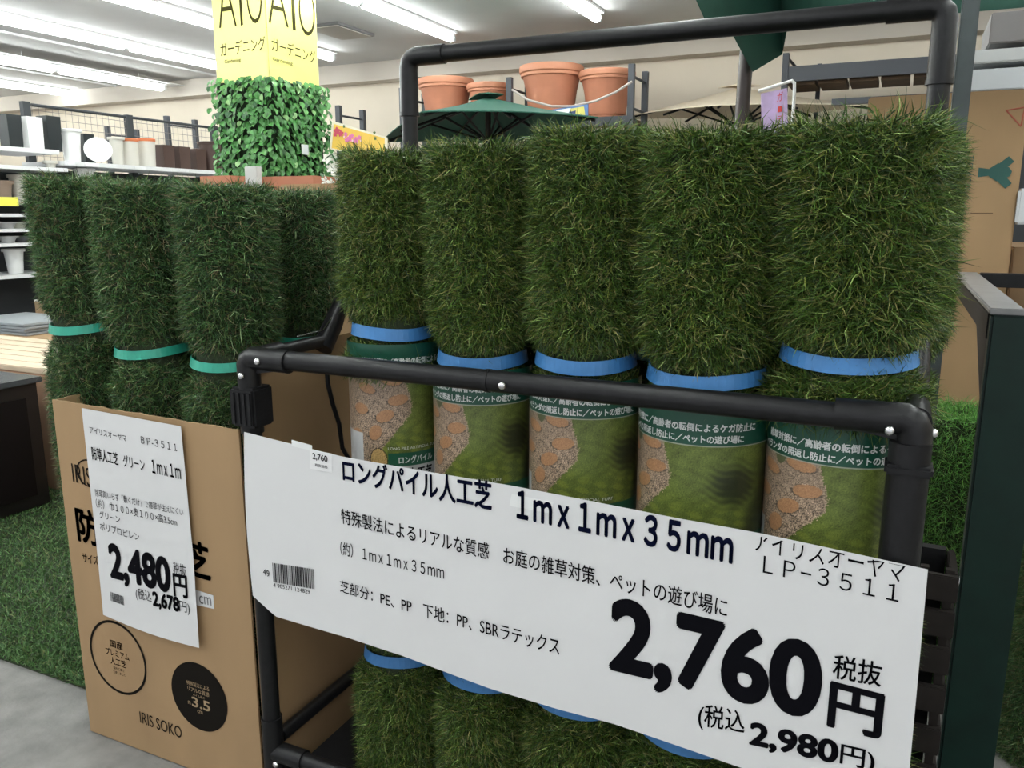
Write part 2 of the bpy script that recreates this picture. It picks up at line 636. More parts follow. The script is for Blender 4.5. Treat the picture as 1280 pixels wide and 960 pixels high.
def grid_sleeve():
    s0, s1 = -0.135, 0.175
    ns = 300
    zs = np.concatenate([[ZLO], np.linspace(0.525, ZT, 200)])
    ss = np.linspace(s0, s1, ns)
    # the rest of the circumference closes the sleeve with coarse columns
    full = 2 * math.pi * SR
    extra = np.linspace(s1, s0 + full, 26)[1:]
    ss = np.concatenate([ss, extra])
    S, Z = np.meshgrid(ss, zs)
    col = sleeve_color(S, Z)
    a = S / SR - math.pi / 2 - YAW * 0
    X, Yy = SR * np.cos(a), SR * np.sin(a)
    V = np.stack([X, Yy, Z], -1).reshape(-1, 3)
    nr, nc = S.shape
    i = np.arange((nr - 1) * (nc - 1))
    r, c = i // (nc - 1), i % (nc - 1)
    q = np.stack([r * nc + c, r * nc + c + 1, (r + 1) * nc + c + 1, (r + 1) * nc + c], 1)
    me = bpy.data.meshes.new('paper_sleeve')
    me.vertices.add(len(V))
    me.vertices.foreach_set('co', V.ravel())
    me.loops.add(q.size)
    me.loops.foreach_set('vertex_index', q.ravel().astype(np.int32))
    me.polygons.add(len(q))
    me.polygons.foreach_set('loop_start', (np.arange(len(q)) * 4).astype(np.int32))
    ca = me.color_attributes.new('Col', 'FLOAT_COLOR', 'POINT')
    cc = np.ones((len(V), 4))
    cc[:, :3] = col.reshape(-1, 3)
    ca.data.foreach_set('color', cc.ravel())
    me.update(calc_edges=True)
    me.polygons.foreach_set('use_smooth', [True] * len(q))
    me.materials.append(PRINT)
    return me


def cyl_text(mb, body, s0, s1, z, h, bold=0.0):
    v, f = fit(body, 0, bold)
    out = []
    for x, y in v:
        a = (s0 + (s1 - s0) * x) / SR - math.pi / 2
        out.append(((SR + 0.0006) * math.cos(a), (SR + 0.0006) * math.sin(a), z + h * y))
    mb.add(out, f)


def mesh_of(mb, name, m):
    me = bpy.data.meshes.new(name)
    me.from_pydata(mb.v, [], mb.f)
    me.materials.append(m)
    return me


tx = MB()
cyl_text(tx, '雑草対策に／高齢者の転倒によるケガ防止に', -0.068, 0.130, 0.7155, 0.0115, 0.032)
cyl_text(tx, 'ベランダの照返し防止に／ペットの遊び場に', -0.078, 0.113, 0.7005, 0.0110, 0.032)
cyl_text(tx, 'LONG PILE ARTIFICIAL TURF', -0.022, 0.075, 0.577, 0.0045, 0.0)
cyl_text(tx, 'ロングパイル', -0.004, 0.062, 0.5535, 0.0125, 0.03)
SLEEVE_TEXT = mesh_of(tx, 'sleeve_lettering', mat('white_print', (0.72, 0.74, 0.72), 0.3))
tx = MB()
cyl_text(tx, '人工芝', 0.012, 0.062, 0.528, 0.018, 0.03)
SLEEVE_TEXT2 = mesh_of(tx, 'sleeve_title_lettering', INK)
SLEEVE = grid_sleeve()


def link_part(name, me, parent, loc=(0, 0, 0), rotz=0.0, kind=None):
    o = bpy.data.objects.new(name, me)
    o.parent = parent
    o.location = loc
    o.rotation_euler = (0, 0, rotz)
    C.objects.link(o)
    if kind:
        o['kind'] = kind
    return o


LR = 1.10
piles = [roll_pile('long_pile', LR, (0.785, 0.25), (0.38, 0.752), 80000, PAL_LONG, rb=0.077, plen=0.027, seam=0.003),
         roll_pile('long_pile', LR, (0.822, 0.25), (0.38, 0.752), 80000, PAL_LONG, rb=0.077, plen=0.026, seam=0.003),
         roll_pile('long_pile', LR, (0.822, 0.25), (0.38, 0.752), 80000, PAL_LONG, rb=0.074, plen=0.036, seam=0.010)]
core_me = mesh_of(roll_core(LR - 0.012, 0.068, 0.004), 'turf_backing', TURFB)
core_me2 = mesh_of(roll_core(LR - 0.012, 0.066, 0.006), 'turf_backing', TURFB)
ties = {b: mesh_of(band_mb(b, 0.0775, 0.0195), 'plastic_tie', BLUE) for b in (0.785, 0.822, 0.25)}


def turf_roll(X, Y, scale, zs, variant, rot, sleeve_rot, label, sleeve=True, tilt=(0, 0), dz=0.0, z0=0.061):
    t = thing('turf_roll', label, 'turf roll', (X, Y, z0), 'long pile turf rolls in the cart')
    t.scale = (scale, scale, zs)
    t.rotation_euler = (tilt[0], tilt[1], 0)
    link_part('turf_backing', (core_me, core_me, core_me2)[variant], t, rotz=rot)
    link_part('pile', piles[variant], t, rotz=rot, kind='stuff')
    b = (0.785, 0.822, 0.822)[variant]
    if X < -0.02:
        link_part('plastic_tie', ties[b], t, rotz=sleeve_rot)
    link_part('plastic_tie', ties[0.25], t, rotz=sleeve_rot + 1)
    if sleeve:
        s = link_part('paper_sleeve', SLEEVE, t, loc=(0, 0, dz), rotz=sleeve_rot)
        link_part('lettering', SLEEVE_TEXT, s)
        link_part('title_lettering', SLEEVE_TEXT2, s)
    return t


def face_cam(X, Y):
    """rotation that turns the sleeve's front to the shopper standing at the origin"""
    return math.atan2(Y, X) - math.pi / 2


def srot(X, Y, s_front, sc):
    # s_front: arc position that faces the shopper
    return face_cam(X, Y) - s_front / SR


R1 = [(-0.737, 1.115, 0.90, 0.985, 1, 0.3, -0.005, 'long pile turf roll at the left end of the cart, its sleeve title showing', 0.058),
      (-0.575, 1.115, 0.92, 0.989, 0, 1.7, 0.045, 'long pile turf roll second from the cart left end, lower than its right neighbour', 0.026),
      (-0.405, 1.115, 0.97, 1.000, 0, 2.9, 0.030, 'long pile turf roll in the middle of the front row, square topped', 0.016),
      (-0.228, 1.115, 1.06, 0.992, 0, 4.3, 0.062, 'long pile turf roll second from the cart right end, sleeve text fully readable', 0.006),
      (-0.050, 1.115, 1.08, 0.993, 2, 5.6, 0.030, 'shaggiest turf roll at the right end of the front row, raised blue tie', 0.0)]
for X, Y, sc, zs, va, rot, sf, lab, dz in R1:
    turf_roll(X, Y, sc, zs, va, rot, srot(X, Y, sf, sc), lab, dz=dz)
R2 = [(-0.73, 1.31, 0.95, 0.975, 'turf roll standing behind the left end roll of the cart'),
      (-0.55, 1.315, 0.95, 0.985, 'turf roll in the back row behind the second front roll'),
      (-0.37, 1.315, 0.95, 0.985, 'turf roll in the back row behind the middle front roll'),
      (-0.19, 1.315, 0.97, 0.985, 'turf roll in the back row behind the widest sleeve roll'),
      (-0.012, 1.325, 0.98, 0.990, 'pale lit turf roll peeking out behind the right end roll, by the rear post')]
for i, (X, Y, sc, zs, lab) in enumerate(R2):
    turf_roll(X, Y, sc, zs, i % 2, 1.3 * i, 0.4 * i, lab, sleeve=False)

# ---- short pile rolls in the carton
LS = 1.07
spiles = [roll_pile('short_pile', LS, (0.790,), None, 62000, PAL_SHORT, rb=0.070, plen=0.025, seam=0.004),
          roll_pile('short_pile', LS, (0.765,), None, 62000, PAL_SHORT, rb=0.070, plen=0.026, seam=0.006)]
score = mesh_of(roll_core(LS - 0.012, 0.062, 0.004), 'turf_backing', TURFB)
sties = [mesh_of(band_mb(b, 0.0725, 0.016), 'plastic_tie', TEAL) for b in (0.790, 0.765)]
for X, Y, sc, va, ty, zs, lab in ((-1.445, 1.118, 0.98, 0, -0.035, 1.03, 'short pile turf roll at the carton outer corner, highest teal tie'),
                                  (-1.275, 1.118, 0.97, 1, -0.025, 1.018, 'short pile turf roll in the middle of the carton front row'),
                                  (-1.100, 1.118, 1.05, 1, 0.012, 1.010, 'wide short pile turf roll beside the cart corner, lowest teal tie'),
                                  (-1.083, 1.30, 0.98, 0, 0.01, 1.005, 'shaded short pile turf roll behind the wide one, next to the raised flap'),
                                  (-1.25, 1.30, 0.95, 1, 0.0, 0.97, 'short pile turf roll hidden in the carton back row'),
                                  (-1.41, 1.30, 0.93, 0, 0.0, 0.97, 'short pile turf roll at the far back corner of the carton')):
    t = thing('turf_roll', lab, 'turf roll', (X - 0.0, Y, 0.02), 'short pile turf rolls in the carton')
    t.scale = (sc, sc, zs)
    t.rotation_euler = (0, ty, 0)
    link_part('turf_backing', score, t)
    link_part('pile', spiles[va], t, rotz=X * 9, kind='stuff')
    link_part('plastic_tie', sties[va], t)

# ------------------------------------------------------------------ the cart
XA, XB = -0.945, 0.032        # post axes
YF, YR = 1.0, 1.51
RT = 0.0155
cart = thing('display_cart', 'black tubular display cart holding the long pile turf rolls', 'cart', ((XA + XB) / 2, (YF + YR) / 2, 0))


def part(name, mb, m=BLACK, parent=None, smooth=True, label=None):
    o = mb.build(name, m, parent or cart, smooth)
    if label:
        o['label'] = label
    return o


for x in (XA, XB):
    part('front_post', MB().tube([(x, YF, 0.07), (x, YF, 0.80)], RT, 20))
    rp = part('rear_post', MB().tube([(x, YR, 0.07), (x, YR, 1.34)], RT + 0.001, 20))
zt = 0.822
tr_ = part('front_rail', MB().tube([(XA + 0.02, YF, zt + 0.004), (XB - 0.02, YF, zt)], RT, 20))
part('rail_joint', MB().tube([(-0.510, YF, zt + 0.002), (-0.504, YF, zt + 0.002)], RT + 0.0012, 20), BLACK, tr_)
# corner elbows with gusset plates
for x, sx in ((XA, 1), (XB, -1)):
    e = part('corner_elbow', MB().tube([(x, YF, 0.70), (x, YF, zt - 0.010), (x + sx * 0.004, YF, zt - 0.001), (x + sx * 0.012, YF, zt + 0.003), (x + sx * 0.085, YF, zt + 0.002)], RT + 0.0035, 20)
             .tube([(x, YF + 0.005, zt), (x, YF + 0.075, zt + 0.002)], RT + 0.0015, 16))
    part('gusset', MB().hexa([(x + sx * 0.015, YF - 0.003, 0.735), (x + sx * 0.015, YF + 0.003, 0.735), (x + sx * 0.016, YF + 0.003, 0.80), (x + sx * 0.016, YF - 0.003, 0.80),
                              (x + sx * 0.016, YF - 0.003, 0.81), (x + sx * 0.016, YF + 0.003, 0.81), (x + sx * 0.095, YF + 0.003, 0.812), (x + sx * 0.095, YF - 0.003, 0.812)]), BLACK, e, False)
    # side rails with the folding arms
    part('side_rail', MB().tube([(x, YF + 0.07, zt + 0.002), (x, YF + 0.20, zt + 0.004)], 0.012, 16)
         .tube([(x, YF + 0.19, zt - 0.01), (x, YF + 0.225, zt + 0.03), (x, YF + 0.25, zt + 0.065), (x, YF + 0.36, zt + 0.10), (x, YR - 0.01, zt + 0.12)], [0.019, 0.018, 0.015, 0.012, 0.012], 16))
    part('side_rail', MB().tube([(x, YF + 0.02, 0.125), (x, YR - 0.02, 0.125)], 0.013, 16))
    if sx < 0:
        part('post_sleeve', MB().tube([(x - 0.003, YF, 0.36), (x - 0.003, YF, 0.80)], 0.0225, 20))
    cp = None if sx < 0 else part('post_clip', MB().rbox(x - 0.024, x + 0.026, YF - 0.022, YF + 0.026, 0.712, 0.778, 0.004), BLACKP, None, False)
    rib = MB()
    for k in range(3):
        rib.box(x - 0.0265, x - 0.0235, YF - 0.018 + 0.012 * k, YF - 0.013 + 0.012 * k, 0.715, 0.772)
    for k in range(4):
        rib.box(x - 0.018 + 0.011 * k, x - 0.013 + 0.011 * k, YF - 0.0245, YF - 0.0215, 0.718, 0.770)
    if cp:
        part('clip_rib', rib, BLACKP, cp, False)
    part('wheel', MB().tube([(x - 0.012, YF + 0.03, 0.035), (x + 0.012, YF + 0.03, 0.035)], 0.035, 20), BLACKP)
    part('wheel', MB().tube([(x - 0.012, YR - 0.03, 0.035), (x + 0.012, YR - 0.03, 0.035)], 0.035, 20), BLACKP)
# lower frame and deck
part('front_rail', MB().tube([(XA + 0.02, YF, 0.108), (XB - 0.02, YF, 0.108)], 0.0145, 20))
part('rear_rail', MB().tube([(XA + 0.02, YR, 0.108), (XB - 0.02, YR, 0.108)], 0.0145, 20))
part('deck', MB().rbox(XA + 0.02, XB - 0.02, YF + 0.022, YR - 0.02, 0.044, 0.060, 0.003), BLACKP, None, False)
for x, sx in ((XA, 1), (XB, -1)):
    part('lower_elbow', MB().tube([(x, YF, 0.07), (x, YF, 0.175)], RT + 0.003, 20).tube([(x, YF, 0.108), (x + sx * 0.07, YF, 0.108)], RT + 0.002, 20))
# back frame: tall goal post with elbows
ztop = 1.368
tp = part('top_rail', MB().tube([(XA + 0.05, YR, ztop), (XB - 0.05, YR, ztop)], RT + 0.001, 20))
tp['label'] = 'long black rail over the rolls'
for x, sx in ((XA, 1), (XB, -1)):
    e = part('top_elbow', MB().tube([(x, YR, 1.255), (x, YR, ztop - 0.022), (x + sx * 0.003, YR, ztop - 0.010), (x + sx * 0.010, YR, ztop - 0.003), (x + sx * 0.022, YR, ztop), (x + sx * 0.085, YR, ztop)], RT + 0.0035, 20))
    part('elbow_collar', MB().tube([(x, YR, 1.252), (x, YR, 1.260)], RT + 0.005, 20), BLACK, e)
    part('gusset', MB().hexa([(x + sx * 0.015, YR - 0.003, 1.265), (x + sx * 0.015, YR + 0.003, 1.265), (x + sx * 0.016, YR + 0.003, 1.35), (x + sx * 0.016, YR - 0.003, 1.35),
                              (x + sx * 0.016, YR - 0.003, 1.355), (x + sx * 0.016, YR + 0.003, 1.355), (x + sx * 0.092, YR + 0.003, 1.356), (x + sx * 0.092, YR - 0.003, 1.356)]), BLACK, e, False)


def bolt(p, d, r=0.0055, parent=None):
    p, d = Vector(p), Vector(d)
    o = MB().tube([p, p + d * 0.0025, p + d * 0.0045, p + d * 0.0055], [r, r, r * 0.75, r * 0.3], 14).build('bolt', CHROME, parent or cart, True)
    return o


for p in (onY(628, 482, YF - 0.0175), onY(1112, 538, YF - 0.019), onY(322, 452, YF - 0.019), onY(302, 470, YF - 0.02), onY(345, 955, YF - 0.018)):
    bolt(p, (0, -1, 0))
bolt((XB + 0.018, YF, zt - 0.01), (1, 0, 0), 0.005)
bolt((XB + 0.018, YF, zt - 0.055), (1, 0, 0), 0.005)
# textured plastic cuff on the right front post
part('post_cuff', MB().rbox(XB - 0.028, XB + 0.022, YF - 0.024, YF + 0.024, 0.764, 0.776, 0.003), BLACKP, None, False)
pts = [onX(408, 452, -0.925), onX(410, 480, -0.925), onX(416, 505, -0.925), onX(424, 530, -0.925), onX(428, 560, -0.92), (-0.915, 1.25, 0.55), (-0.915, 1.25, 0.42)]
part('cable', MB().tube(pts, 0.0042, 8), BLACKP)
# thin chrome wire added as a white glint line on the arm hook
part('hook_glint', MB().tube([(XA + 0.004, YF + 0.12, zt + 0.022), (XA + 0.004, YF + 0.19, zt + 0.024), (XA + 0.006, YF + 0.215, zt + 0.045)], 0.0012, 6), CHROME)

# ------------------------------------------------------------------ the big price banner on the cart
SY = 0.968


def sign_y(x, z):
    return SY - 0.004 * math.sin((x + 0.93) / 0.99 * math.pi * 2.0) - 0.006 * max(0.0, (0.55 - z) / 0.2) * math.sin((x + 0.93) / 0.99 * math.pi)


TOPZ = [(305, 540), (430, 570), (640, 607), (840, 648), (950, 668), (1160, 712)]
BOTZ = [(316, 745), (345, 770), (438, 795), (507, 817), (618, 859), (700, 885), (768, 904), (926, 960), (1132, 1015)]
TP = [onY(u, v, SY) for u, v in TOPZ]
BP = [onY(u, v, SY) for u, v in BOTZ]
tx_, tz_ = [p.x for p in TP], [p.z for p in TP]
bx_, bz_ = [p.x for p in BP], [p.z for p in BP]
mb = MB()
NX, NZ = 80, 14
for layer in (0, 1):
    for i in range(NX + 1):
        s = i / NX
        xt = tx_[0] + (tx_[-1] - tx_[0]) * s
        xb = bx_[0] + (bx_[-1] - bx_[0]) * s
        z1, z0 = float(np.interp(xt, tx_, tz_)), float(np.interp(xb, bx_, bz_))
        for j in range(NZ + 1):
            t = j / NZ
            x = xb + (xt - xb) * t + (-0.006 * math.sin(math.pi * t) if i == 0 else 0)
            z = z0 + (z1 - z0) * t
            mb.v.append((x, sign_y(x, z) + 0.0004 * layer, z))
n1 = (NX + 1) * (NZ + 1)
for i in range(NX):
    for j in range(NZ):
        a = i * (NZ + 1) + j
        mb.f.append((a, a + NZ + 1, a + NZ + 2, a + 1))
        mb.f.append((n1 + a, n1 + a + 1, n1 + a + NZ + 2, n1 + a + NZ + 1))
banner = thing('price_banner', 'long white paper banner with the big price, taped across the black cart', 'sign', (-0.43, SY, 0.35))
mb.build('paper', PAPER, banner, True)


def txt_part(name, items, m, parent, Y, surf=None, clip=None):
    """every line of lettering is a part of its own"""
    for it in items:
        body, a, b, h = it[:4]
        kw = it[4] if len(it) > 4 else {}
        mb = MB()
        letter_line(mb, body, a, b, h, Y, surf, **kw)
        if clip:
            bm = bmesh.new()
            vs = [bm.verts.new(p) for p in mb.v]
            for f in mb.f:
                try:
                    bm.faces.new([vs[i] for i in f])
                except ValueError:
                    pass
            bmesh.ops.bisect_plane(bm, geom=bm.verts[:] + bm.edges[:] + bm.faces[:], plane_co=clip[0], plane_no=clip[1], clear_outer=True)
            bm.verts.index_update()
            mb = MB()
            mb.v = [v.co[:] for v in bm.verts]
            mb.f = [tuple(v.index for v in f.verts) for f in bm.faces]
            bm.free()
        mb.build(name, m, parent)


K = dict
TB = 0.028
txt_part('product_lettering', [('ロングパイル人工芝', (431, 601), (616, 638), 30, K(bold=TB, hpx2=37)),
                               ('１ｍｘ１ｍｘ３５ｍｍ', (646, 648), (915, 707), 37, K(bold=0.035, hpx2=42))], NAVY, banner, SY, sign_y)
ea, eb = onY(840, 649.5, SY), onY(1160, 713.5, SY)
dd = (eb - ea).normalized()
txt_part('maker_lettering', [('アイリスオーヤマ', (942, 689), (1130, 729), 27, K())], INK, banner, SY, sign_y,
         clip=(ea, Vector((-dd.z, 0, dd.x))))
txt_part('code_lettering', [('ＬＰ−３５１１', (953, 717), (1123, 753), 22, K())], INK, banner, SY, sign_y)
txt_part('description_lettering', [('特殊製法によるリアルな質感　お庭の雑草対策、ペットの遊び場に', (429, 653), (908, 774), 19, K(bold=0.006, hpx2=25)),
                                   ('（約） １ｍｘ１ｍｘ３５ｍｍ', (428, 692), (557, 724), 17, K(bold=0.006, hpx2=19)),
                                   ('芝部分：PE、PP　下地：PP、SBRラテックス', (428, 738), (700, 819), 15, K(bold=0.006, hpx2=22))], INK, banner, SY, sign_y)
txt_part('price_lettering', [('2,760', (761, 832), (1024, 898), 88, K(bold=0.038, base=True, hpx2=92)),
                             ('2,980', (936, 929), (1047, 954), 28, K(bold=0.038, base=True)),
                             ('円', (1033, 908), (1101, 925), 58, K(bold=0.03)),
                             ], INK, banner, SY, sign_y)
txt_part('tax_lettering', [('税抜', (1040, 848), (1101, 859), 31, K(bold=0.012)),
                           ('(税込', (872, 911), (930, 922), 33, K(bold=0.010)),
                           ('円)', (1049, 958), (1092, 968), 29, K(bold=0.016))], INK, banner, SY, sign_y)


def barcode(mb, a, b, h, Y, surf=None, n=38, seed=3):
    rr = random.Random(seed)
    A, B = onY(*a, Y), onY(*b, Y)
    hh = (onY(a[0], a[1] - h, Y) - A).z
    s = 0.0
    while s < 1:
        w = rr.choice((0.008, 0.012, 0.018, 0.024))
        p, q = A + (B - A) * s, A + (B - A) * min(1, s + w)
        ya, yb = (surf(p.x, p.z) if surf else Y) - 0.001, (surf(q.x, q.z) if surf else Y) - 0.001
        mb.add([(p.x, ya, p.z), (q.x, yb, q.z), (q.x, yb, q.z + hh), (p.x, ya, p.z + hh)], [(0, 1, 2, 3)])
        s += w + rr.choice((0.008, 0.012, 0.02))


mb = MB()
barcode(mb, (343, 727), (396, 735), 24, SY, sign_y)
letter_line(mb, '49', (330, 718), (338, 721), 8, SY, sign_y)
letter_line(mb, '4 905271 124829', (343, 733), (390, 741), 5, SY, sign_y)
mb.build('barcode', INK, banner)
mb = MB()
p = [onY(u, v, SY) for u, v in ((389, 585), (417, 590), (417, 566), (389, 561))]
mb.add([(q.x, sign_y(q.x, q.z) - 0.0007, q.z) for q in p], [(0, 1, 2, 3)])
st = mb.build('price_sticker', mat('sticker_paper', (0.78, 0.78, 0.78), 0.35), banner)
mb = MB()
letter_line(mb, '2,760', (393, 574), (412, 578), 9, SY, lambda x, z: sign_y(x, z) - 0.0004, bold=0.02)
letter_line(mb, '税抜価格', (396, 582), (412, 585), 4, SY, lambda x, z: sign_y(x, z) - 0.0004)
mb.build('lettering', INK, st)
tape = mat('clear_tape', (0.80, 0.81, 0.80), 0.12)
for poly in (((640, 617), (692, 628), (688, 642), (637, 632)), ((366, 549), (392, 556), (392, 563), (366, 557))):
    p = [onY(u, v, SY) for u, v in poly]
    MB().add([(q.x, sign_y(q.x, q.z) - 0.0005, q.z) for q in p], [(0, 1, 2, 3)]).build('tape', tape, banner)

# ------------------------------------------------------------------ the carton of short pile rolls
BX0, BX1, BY0, BY1, BZ = -1.530, -0.968, 1.0, 1.42, 0.712
BX0 = -1.437
# measured front face: left edge x=-1.44, right edge x=-0.968 ; walls 4 mm
cart_box = thing('carton', 'open tan carton printed in black, filled with short pile turf rolls', 'carton', ((BX0 + BX1) / 2, (BY0 + BY1) / 2, 0))


def wall_panel(name, p0, p1, z0, zt0, zt1, th=0.004, n=24, wob=0.0015):
    """upright board from p0 to p1 with a slightly torn top edge"""
    p0, p1 = Vector((*p0, 0)), Vector((*p1, 0))
    d = (p1 - p0).normalized()
    nrm = Vector((d.y, -d.x, 0)) * th / 2
    mb = MB()
    rr = random.Random(len(name) + n)
    for i in range(n + 1):
        s = i / n
        p = p0 + (p1 - p0) * s
        top = zt0 + (zt1 - zt0) * s + rr.uniform(-wob, wob)
        for q in (p - nrm, p + nrm):
            mb.v.append((q.x, q.y, z0))
            mb.v.append((q.x, q.y, top))
    for i in range(n):
        a = i * 4
        mb.f += [(a, a + 1, a + 5, a + 4), (a + 2, a + 6, a + 7, a + 3), (a + 1, a + 3, a + 7, a + 5), (a, a + 4, a + 6, a + 2)]
    mb.f += [(0, 2, 3, 1), (n * 4, n * 4 + 1, n * 4 + 3, n * 4 + 2)]
    return mb


fp = wall_panel('front', (BX0, BY0), (BX1 - 0.006, BY0), 0.003, 0.708, 0.700).build('front_panel', CARD, cart_box)
wall_panel('left', (BX0 + 0.002, BY0 + 0.003), (BX0 + 0.002, BY1), 0.003, 0.708, 0.708).build('side_panel', CARD, cart_box)
wall_panel('right', (BX1, BY0 + 0.003), (BX1, BY1), 0.003, 0.700, 0.705).build('side_panel', CARD, cart_box)
wall_panel('back', (BX0, BY1), (BX1, BY1), 0.003, 0.708, 0.708).build('back_panel', CARD, cart_box)
MB().box(BX0 + 0.004, BX1 - 0.004, BY0 + 0.004, BY1 - 0.004, 0.003, 0.010).build('bottom_panel', CARD, cart_box)
wall_panel('flap', (BX1, BY0 + 0.045), (BX1 + 0.002, BY1), 0.700, 0.815, 0.83, n=10).build('flap', CARD, cart_box)
PY = BY0 - 0.0022
txt_part('product_lettering', [('防草人工芝', (98, 676), (265, 728), 43, K(bold=0.03, hpx2=47))], CARDINK, fp, PY)
txt_part('size_lettering', [('サイズ', (104, 702), (124, 707), 12, K(bold=0.01))], CARDINK, fp, PY)
txt_part('maker_lettering', [('IRIS', (92, 602), (116, 609), 23, K()),
                             ('IRIS SOKO', (176, 903), (228, 923), 14, K())], CARDINK, fp, PY)


def ring(mb, c, rx, rz, w, Y, a0=0.0, a1=2 * math.pi, n=48):
    vs = []
    for k in range(n + 1):
        a = a0 + (a1 - a0) * k / n
        for q in (1.0, 1.0 - w):
            vs.append((c.x + rx * q * math.cos(a), Y, c.z + rz * q * math.sin(a)))
    mb.add(vs, [(2 * k, 2 * k + 1, 2 * k + 3, 2 * k + 2) for k in range(n)])


c1 = onY(147.5, 822, PY)
rz1 = (onY(147.5, 778, PY).z - onY(147.5, 866, PY).z) / 2
c2 = onY(249, 871, PY)
rz2 = (onY(249, 830, PY).z - onY(249, 912, PY).z) / 2
c3 = onY(112, 592, PY)
mb = MB()
ring(mb, c1, rz1 * 1.0, rz1, 0.07, PY - 0.0006)
mb.build('printed_ring', CARDINK, fp)
mb = MB()
ring(mb, c3, 0.036, 0.028, 0.10, PY - 0.0006, 1.2, 5.4)
mb.build('printed_ring', CARDINK, fp)
mb = MB()
vs = [(c2.x + rz2 * math.cos(a), PY - 0.0006, c2.z + rz2 * math.sin(a)) for a in np.linspace(0, 2 * math.pi, 49)[:-1]]
mb.add(vs, [tuple(range(48))])
mb.build('printed_disc', CARDINK, fp)


def world_line(mb, body, cx, z, w, h, Y, slope=0.0, **kw):
    v, f = fit(body, **kw)
    mb.add([(cx - w / 2 + w * s, Y, z + h * t + slope * (s - 0.5) * w) for s, t in v], f)


mb = MB()
world_line(mb, '国産', c1.x, c1.z + 0.020, 0.036, 0.016, PY - 0.0008, bold=0.012)
world_line(mb, 'プレミアム', c1.x, c1.z + 0.001, 0.066, 0.015, PY - 0.0008, bold=0.01)
world_line(mb, '人工芝', c1.x, c1.z - 0.018, 0.044, 0.016, PY - 0.0008, bold=0.01)
world_line(mb, '国内工場で', c1.x, c1.z - 0.028, 0.030, 0.006, PY - 0.0008)
world_line(mb, '生産しました', c1.x, c1.z - 0.037, 0.034, 0.006, PY - 0.0008)
mb.build('badge_lettering', CARDINK, fp)
mb = MB()
world_line(mb, '特殊製法による', c2.x, c2.z + 0.019, 0.056, 0.0095, PY - 0.0012, bold=0.0)
world_line(mb, 'リアルな質感', c2.x, c2.z + 0.007, 0.054, 0.0095, PY - 0.0012, bold=0.0)
world_line(mb, 'パイル長さ', c2.x, c2.z - 0.001, 0.030, 0.005, PY - 0.0012)
world_line(mb, '3.5', c2.x + 0.004, c2.z - 0.024, 0.046, 0.021, PY - 0.0012, off=0.02)
world_line(mb, '約', c2.x - 0.026, c2.z - 0.022, 0.007, 0.008, PY - 0.0012)
world_line(mb, 'cm', c2.x, c2.z - 0.034, 0.013, 0.006, PY - 0.0012)
mb.build('badge_lettering', TAN, fp)
mb = MB()
p = [onY(u, v, PY) for u, v in ((246, 756), (268, 761), (267, 744), (245, 737))]
mb.add([(q.x, PY - 0.0008, q.z) for q in p], [(0, 1, 2, 3)])
lb = mb.build('white_patch', PAPER, fp)
txt_part('lettering', [('cm', (250, 754), (265, 757), 10, K())], mat('grey_ink', (0.12, 0.12, 0.12), 0.5), fp, PY - 0.0004)
# parcel tape running down the front
mb = MB()
p = [onY(u, v, PY) for u, v in ((203, 945), (222, 953), (222, 890), (203, 884))]

# price sheet on the carton
SB = 0.990


def sheet_y(x, z):
    return SB - 0.006 * max(0, (0.45 - z) / 0.17) * (0.3 + 0.7 * max(0, (x + 1.35) / 0.25))


sheet = thing('price_sheet', 'white paper price sheet taped to the front of the tan carton', 'sign', (-1.22, SB, 0.28))
q4 = [onY(u, v, SB) for u, v in ((130, 768), (252, 808), (226, 533), (102, 510))]
mb = MB()
N1, N2 = 16, 24
for layer in (0, 1):
    for i in range(N1 + 1):
        for j in range(N2 + 1):
            s, t = i / N1, j / N2
            p = (q4[0] * (1 - s) + q4[1] * s) * (1 - t) + (q4[3] * (1 - s) + q4[2] * s) * t
            sag = -0.006 * math.sin(math.pi * s) * (1 - t)
            mb.v.append((p.x, sheet_y(p.x, p.z) + 0.0004 * layer, p.z + sag))
n1 = (N1 + 1) * (N2 + 1)
for i in range(N1):
    for j in range(N2):
        a = i * (N2 + 1) + j
        mb.f.append((a, a + N2 + 1, a + N2 + 2, a + 1))
        mb.f.append((n1 + a, n1 + a + 1, n1 + a + N2 + 2, n1 + a + N2 + 1))
mb.build('paper', PAPER, sheet, True)
txt_part('maker_lettering', [('アイリスオーヤマ', (113, 541), (159, 552), 8, K()), ('ＢＰ-３５１１', (177, 554), (222, 564), 9, K())], INK, sheet, SB, sheet_y)
txt_part('product_lettering', [('防草人工芝', (116, 574), (149, 582), 16, K(bold=0.02)), ('グリーン', (155, 583), (182, 589), 15, K(bold=0.01)),
                               ('１ｍｘ１ｍ', (191, 591), (227, 599), 17, K(bold=0.02))], INK, sheet, SB, sheet_y)
txt_part('description_lettering', [('除草剤いらず「敷くだけ」で雑草が生えにくい', (120, 620), (230, 645), 9, K()),
                                   ('（約） 巾１００×奥１００×高3.5cm', (121, 634), (222, 658), 11, K()),
                                   ('グリーン', (125, 647), (151, 654), 9, K()), ('ポリプロピレン', (126, 662), (175, 676), 10, K())], INK, sheet, SB, sheet_y)
txt_part('price_lettering', [('2,480', (139, 719), (216, 739), 41, K(bold=0.042, base=True)), ('2,678', (193, 755), (227, 763), 17, K(bold=0.047, base=True)),
                             ('円', (219, 744), (237, 748), 28, K(bold=0.03))], INK, sheet, SB, sheet_y)
txt_part('tax_lettering', [('税抜', (218, 717), (234, 721), 15, K()), ('(税込', (172, 749), (192, 754), 15, K()), ('円)', (227, 765), (240, 768), 15, K())], INK, sheet, SB, sheet_y)
mb = MB()
barcode(mb, (140, 750), (157, 756), 11, SB, sheet_y, seed=5)
mb.build('barcode', INK, sheet)

